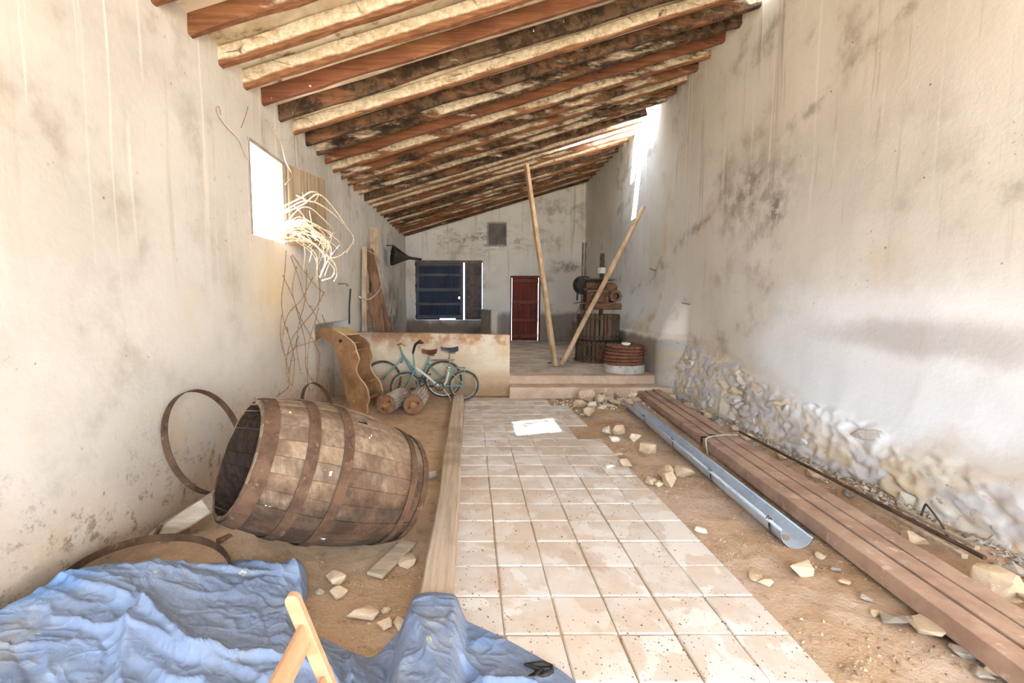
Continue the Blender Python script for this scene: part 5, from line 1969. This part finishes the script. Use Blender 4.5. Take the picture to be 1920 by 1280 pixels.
# right edge under and behind the steel
def stone_at(x, y, sx, sy, sz, label, mat, seed, z=None, group=None):
    r = random.Random(seed)
    pts = rock_pts(r, sx, sy, sz, 20)
    rt = Matrix.Rotation(r.uniform(-.4, .4), 3, 'Z') @ Matrix.Rotation(r.uniform(-.15, .15), 3, 'X')
    pts = [rt @ q for q in pts]
    lo = min(q.z for q in pts)
    zz = (gz(x, y) if z is None else z) - lo - .1 * sz
    o = MB().hull([q + Vector((x, y, zz)) for q in pts]).build('stone', M[mat], bevel=.008)
    return tag(o, label, 'stone', group)
stone_at(2.80, 2.32, .13, .10, .085, 'large pale boulder behind the steel sections at the right wall', 'stone_sand', 4)
stone_at(2.99, 2.40, .06, .05, .045, 'grey angular stone between the large boulder and the right wall', 'stone_grey', 5, .08)
stone_at(2.78, 2.03, .09, .07, .05, 'sandy stone in front of the large boulder, behind the steel', 'stone_sand', 6)
stone_at(2.84, 2.82, .07, .09, .05, 'flat stone beneath the pale laths by the right wall', 'stone_sand', 7)
for i, (x, y, s) in enumerate(sorted(((2.98, 3.5, .05), (3.02, 3.9, .06), (3.05, 4.4, .05), (2.96, 4.7, .04), (3.08, 5.0, .06), (3.02, 5.5, .07), (3.1, 5.9, .06), (3.0, 6.2, .05), (3.12, 6.5, .07), (3.05, 6.9, .08), (3.14, 7.2, .07), (2.98, 7.1, .05), (3.15, 6.1, .05), (3.1, 5.3, .05), (3.0, 7.35, .06)), key=lambda q: q[1])):
    stone_at(x, y, s, s * 1.2, s * .7, ORD[i] + ' small fallen stone along the right wall, counted from the laths', 'stone_grey' if i % 3 == 0 else 'stone_sand', 60 + i, group='fallen stones along the right wall')
for i, (u, v, wp) in enumerate(sorted(((1702, 1168, 60), (1765, 1190, 62), (1640, 1120, 30), (1600, 1092, 26), (1830, 1232, 50), (1660, 1148, 26), (1885, 1262, 44), (1860, 1270, 40), (1552, 1040, 24), (1580, 1066, 22)), key=lambda q: -q[1])):
    stone(u - 10, v + 6, wp, ORD[i] + ' flat stone under the steel edge, counted from the nearest', 'stone_sand' if i % 2 else 'stone_grey', .38, group='stones under the steel edge')
# stones on the earth in front of the barrel
stone(627, 1092, 46, 'sandstone piece lying behind its broken twin below the barrel', 'stone_sand', .5)
stone(632, 1114, 42, 'flat sandstone piece, the front one of two below the barrel', 'stone_sand', .45)
stone(676, 1162, 62, 'biggest flat stone by the tarp edge, left of two small ones', 'stone_sand', .35)
stone(721, 1170, 32, 'round flat stone between the big one and the long plank', 'stone_sand', .5)
stone(748, 1172, 34, 'round stone touching the tarp near the long plank', 'stone_sand', .5)
stone(760, 1052, 56, 'flat crumbling sandstone between pale board and long plank', 'stone_sand', .22)
stone(722, 1140, 22, 'small stone lying just behind the two round stones', 'stone_sand', .5)
stone(598, 1108, 22, 'small grey-brown stone left of the sandstone pair', 'stone_grey', .5)

# crumbs and pebbles, past counting
def scatter(name, label, mat, n, region, s0, s1, seed, zfn, pw=2.0, parent=None):
    r = random.Random(seed)
    b = MB()
    oc = [(1, 0, 0), (-1, 0, 0), (0, 1, 0), (0, -1, 0), (0, 0, 1), (0, 0, -1)]
    of = [(0, 2, 4), (2, 1, 4), (1, 3, 4), (3, 0, 4), (2, 0, 5), (1, 2, 5), (3, 1, 5), (0, 3, 5)]
    vs, fs = [], []
    k = 0
    while k < n:
        q = region(r)
        if q is None:
            continue
        x, y = q
        s = s0 + (s1 - s0) * r.random() ** pw
        a = r.random() * 6.28
        ca, sa = cos(a), sin(a)
        z = zfn(x, y)
        m = len(vs)
        kx, ky, kz = s * r.uniform(.7, 1.3), s * r.uniform(.6, 1.1), s * r.uniform(.45, .9)
        for (i, j, l) in oc:
            i2, j2 = i * kx * r.uniform(.7, 1.2) + r.uniform(-.3, .3) * s, j * ky * r.uniform(.7, 1.2) + r.uniform(-.3, .3) * s
            vs.append(Vector((x + i2 * ca - j2 * sa, y + i2 * sa + j2 * ca, z + l * kz)))
        fs.extend([tuple(t + m for t in f_) for f_ in of])
        k += 1
    b.v, b.f = vs, fs
    o = b.build(name, M[mat], fix=False)
    tag(o, label, 'gravel', kind='stuff')
    return o
def right_strip(r):
    y = 1.2 + 6.1 * r.random() ** 1.5
    x = r.uniform(1.52, 3.25)
    d = fbm(x, y, 4, 1.6, 3) + .25
    if r.random() > d * 1.6 + .15:
        return None
    return x, y
scatter('gravel', 'pale pebbles and crumbs strewn over the earth strip right of the tiles', 'pebble', 9000, right_strip, .0025, .013, 1, gz, 2.4)
def wall_foot(r):
    y = 2.0 + 5.3 * r.random()
    x = rwx(y, .12) - .02 - abs(r.gauss(0, .12))
    return (x, y)
scatter('gravel', 'crumbled plaster and chips heaped along the foot of the right wall', 'stone_grey', 900, wall_foot, .008, .035, 2, lambda x, y: gz(x, y) + .01, 2.0)
def left_strip(r):
    y = 1.9 + 5.4 * r.random() ** 1.6
    x = r.uniform(-2.0, -.14)
    if -.27 < x < -.08 and y > 1.9:
        return None
    if r.random() > fbm(x, y, 9, 1.8, 3) + .45:
        return None
    return x, y
scatter('gravel', 'small crumbs of earth and stone on the sand left of the plank', 'pebble', 2600, left_strip, .002, .011, 3, gz, 3.0)
def tile_specks(r):
    y = 1.4 + 5.8 * r.random() ** 1.6
    x = r.uniform(-.07, 1.52)
    if r.random() > fbm(x, y, 2, 1.3, 3) + .6:
        return None
    return x, y
scatter('crumbs', 'dark droppings and crumbs sprinkled over the clay tiles', 'speck', 2200, tile_specks, .002, .0065, 4, lambda x, y: .003, 2.0)
scatter('crumbs', 'pale grit sprinkled over the clay tiles', 'pebble', 1400, tile_specks, .002, .006, 5, lambda x, y: .003, 2.5)
def step_rub(r):
    x = r.uniform(1.25, 3.1)
    y = r.uniform(6.3, 7.35)
    if r.random() > sm(6.2, 7.2, y) + .15:
        return None
    return x, y
scatter('gravel', 'chips of stone scattered before the steps', 'stone_pale', 420, step_rub, .008, .03, 6, lambda x, y: gz(x, y) + .004, 2.0)
def plat_rub(r):
    return r.uniform(.7, 3.0), r.uniform(7.72, 8.9) if r.random() < .75 else r.uniform(8.9, 13)
scatter('gravel', 'crumbs and chips along the edge of the raised floor', 'stone_grey', 420, plat_rub, .004, .018, 7, lambda x, y: PLAT + .006, 2.5)
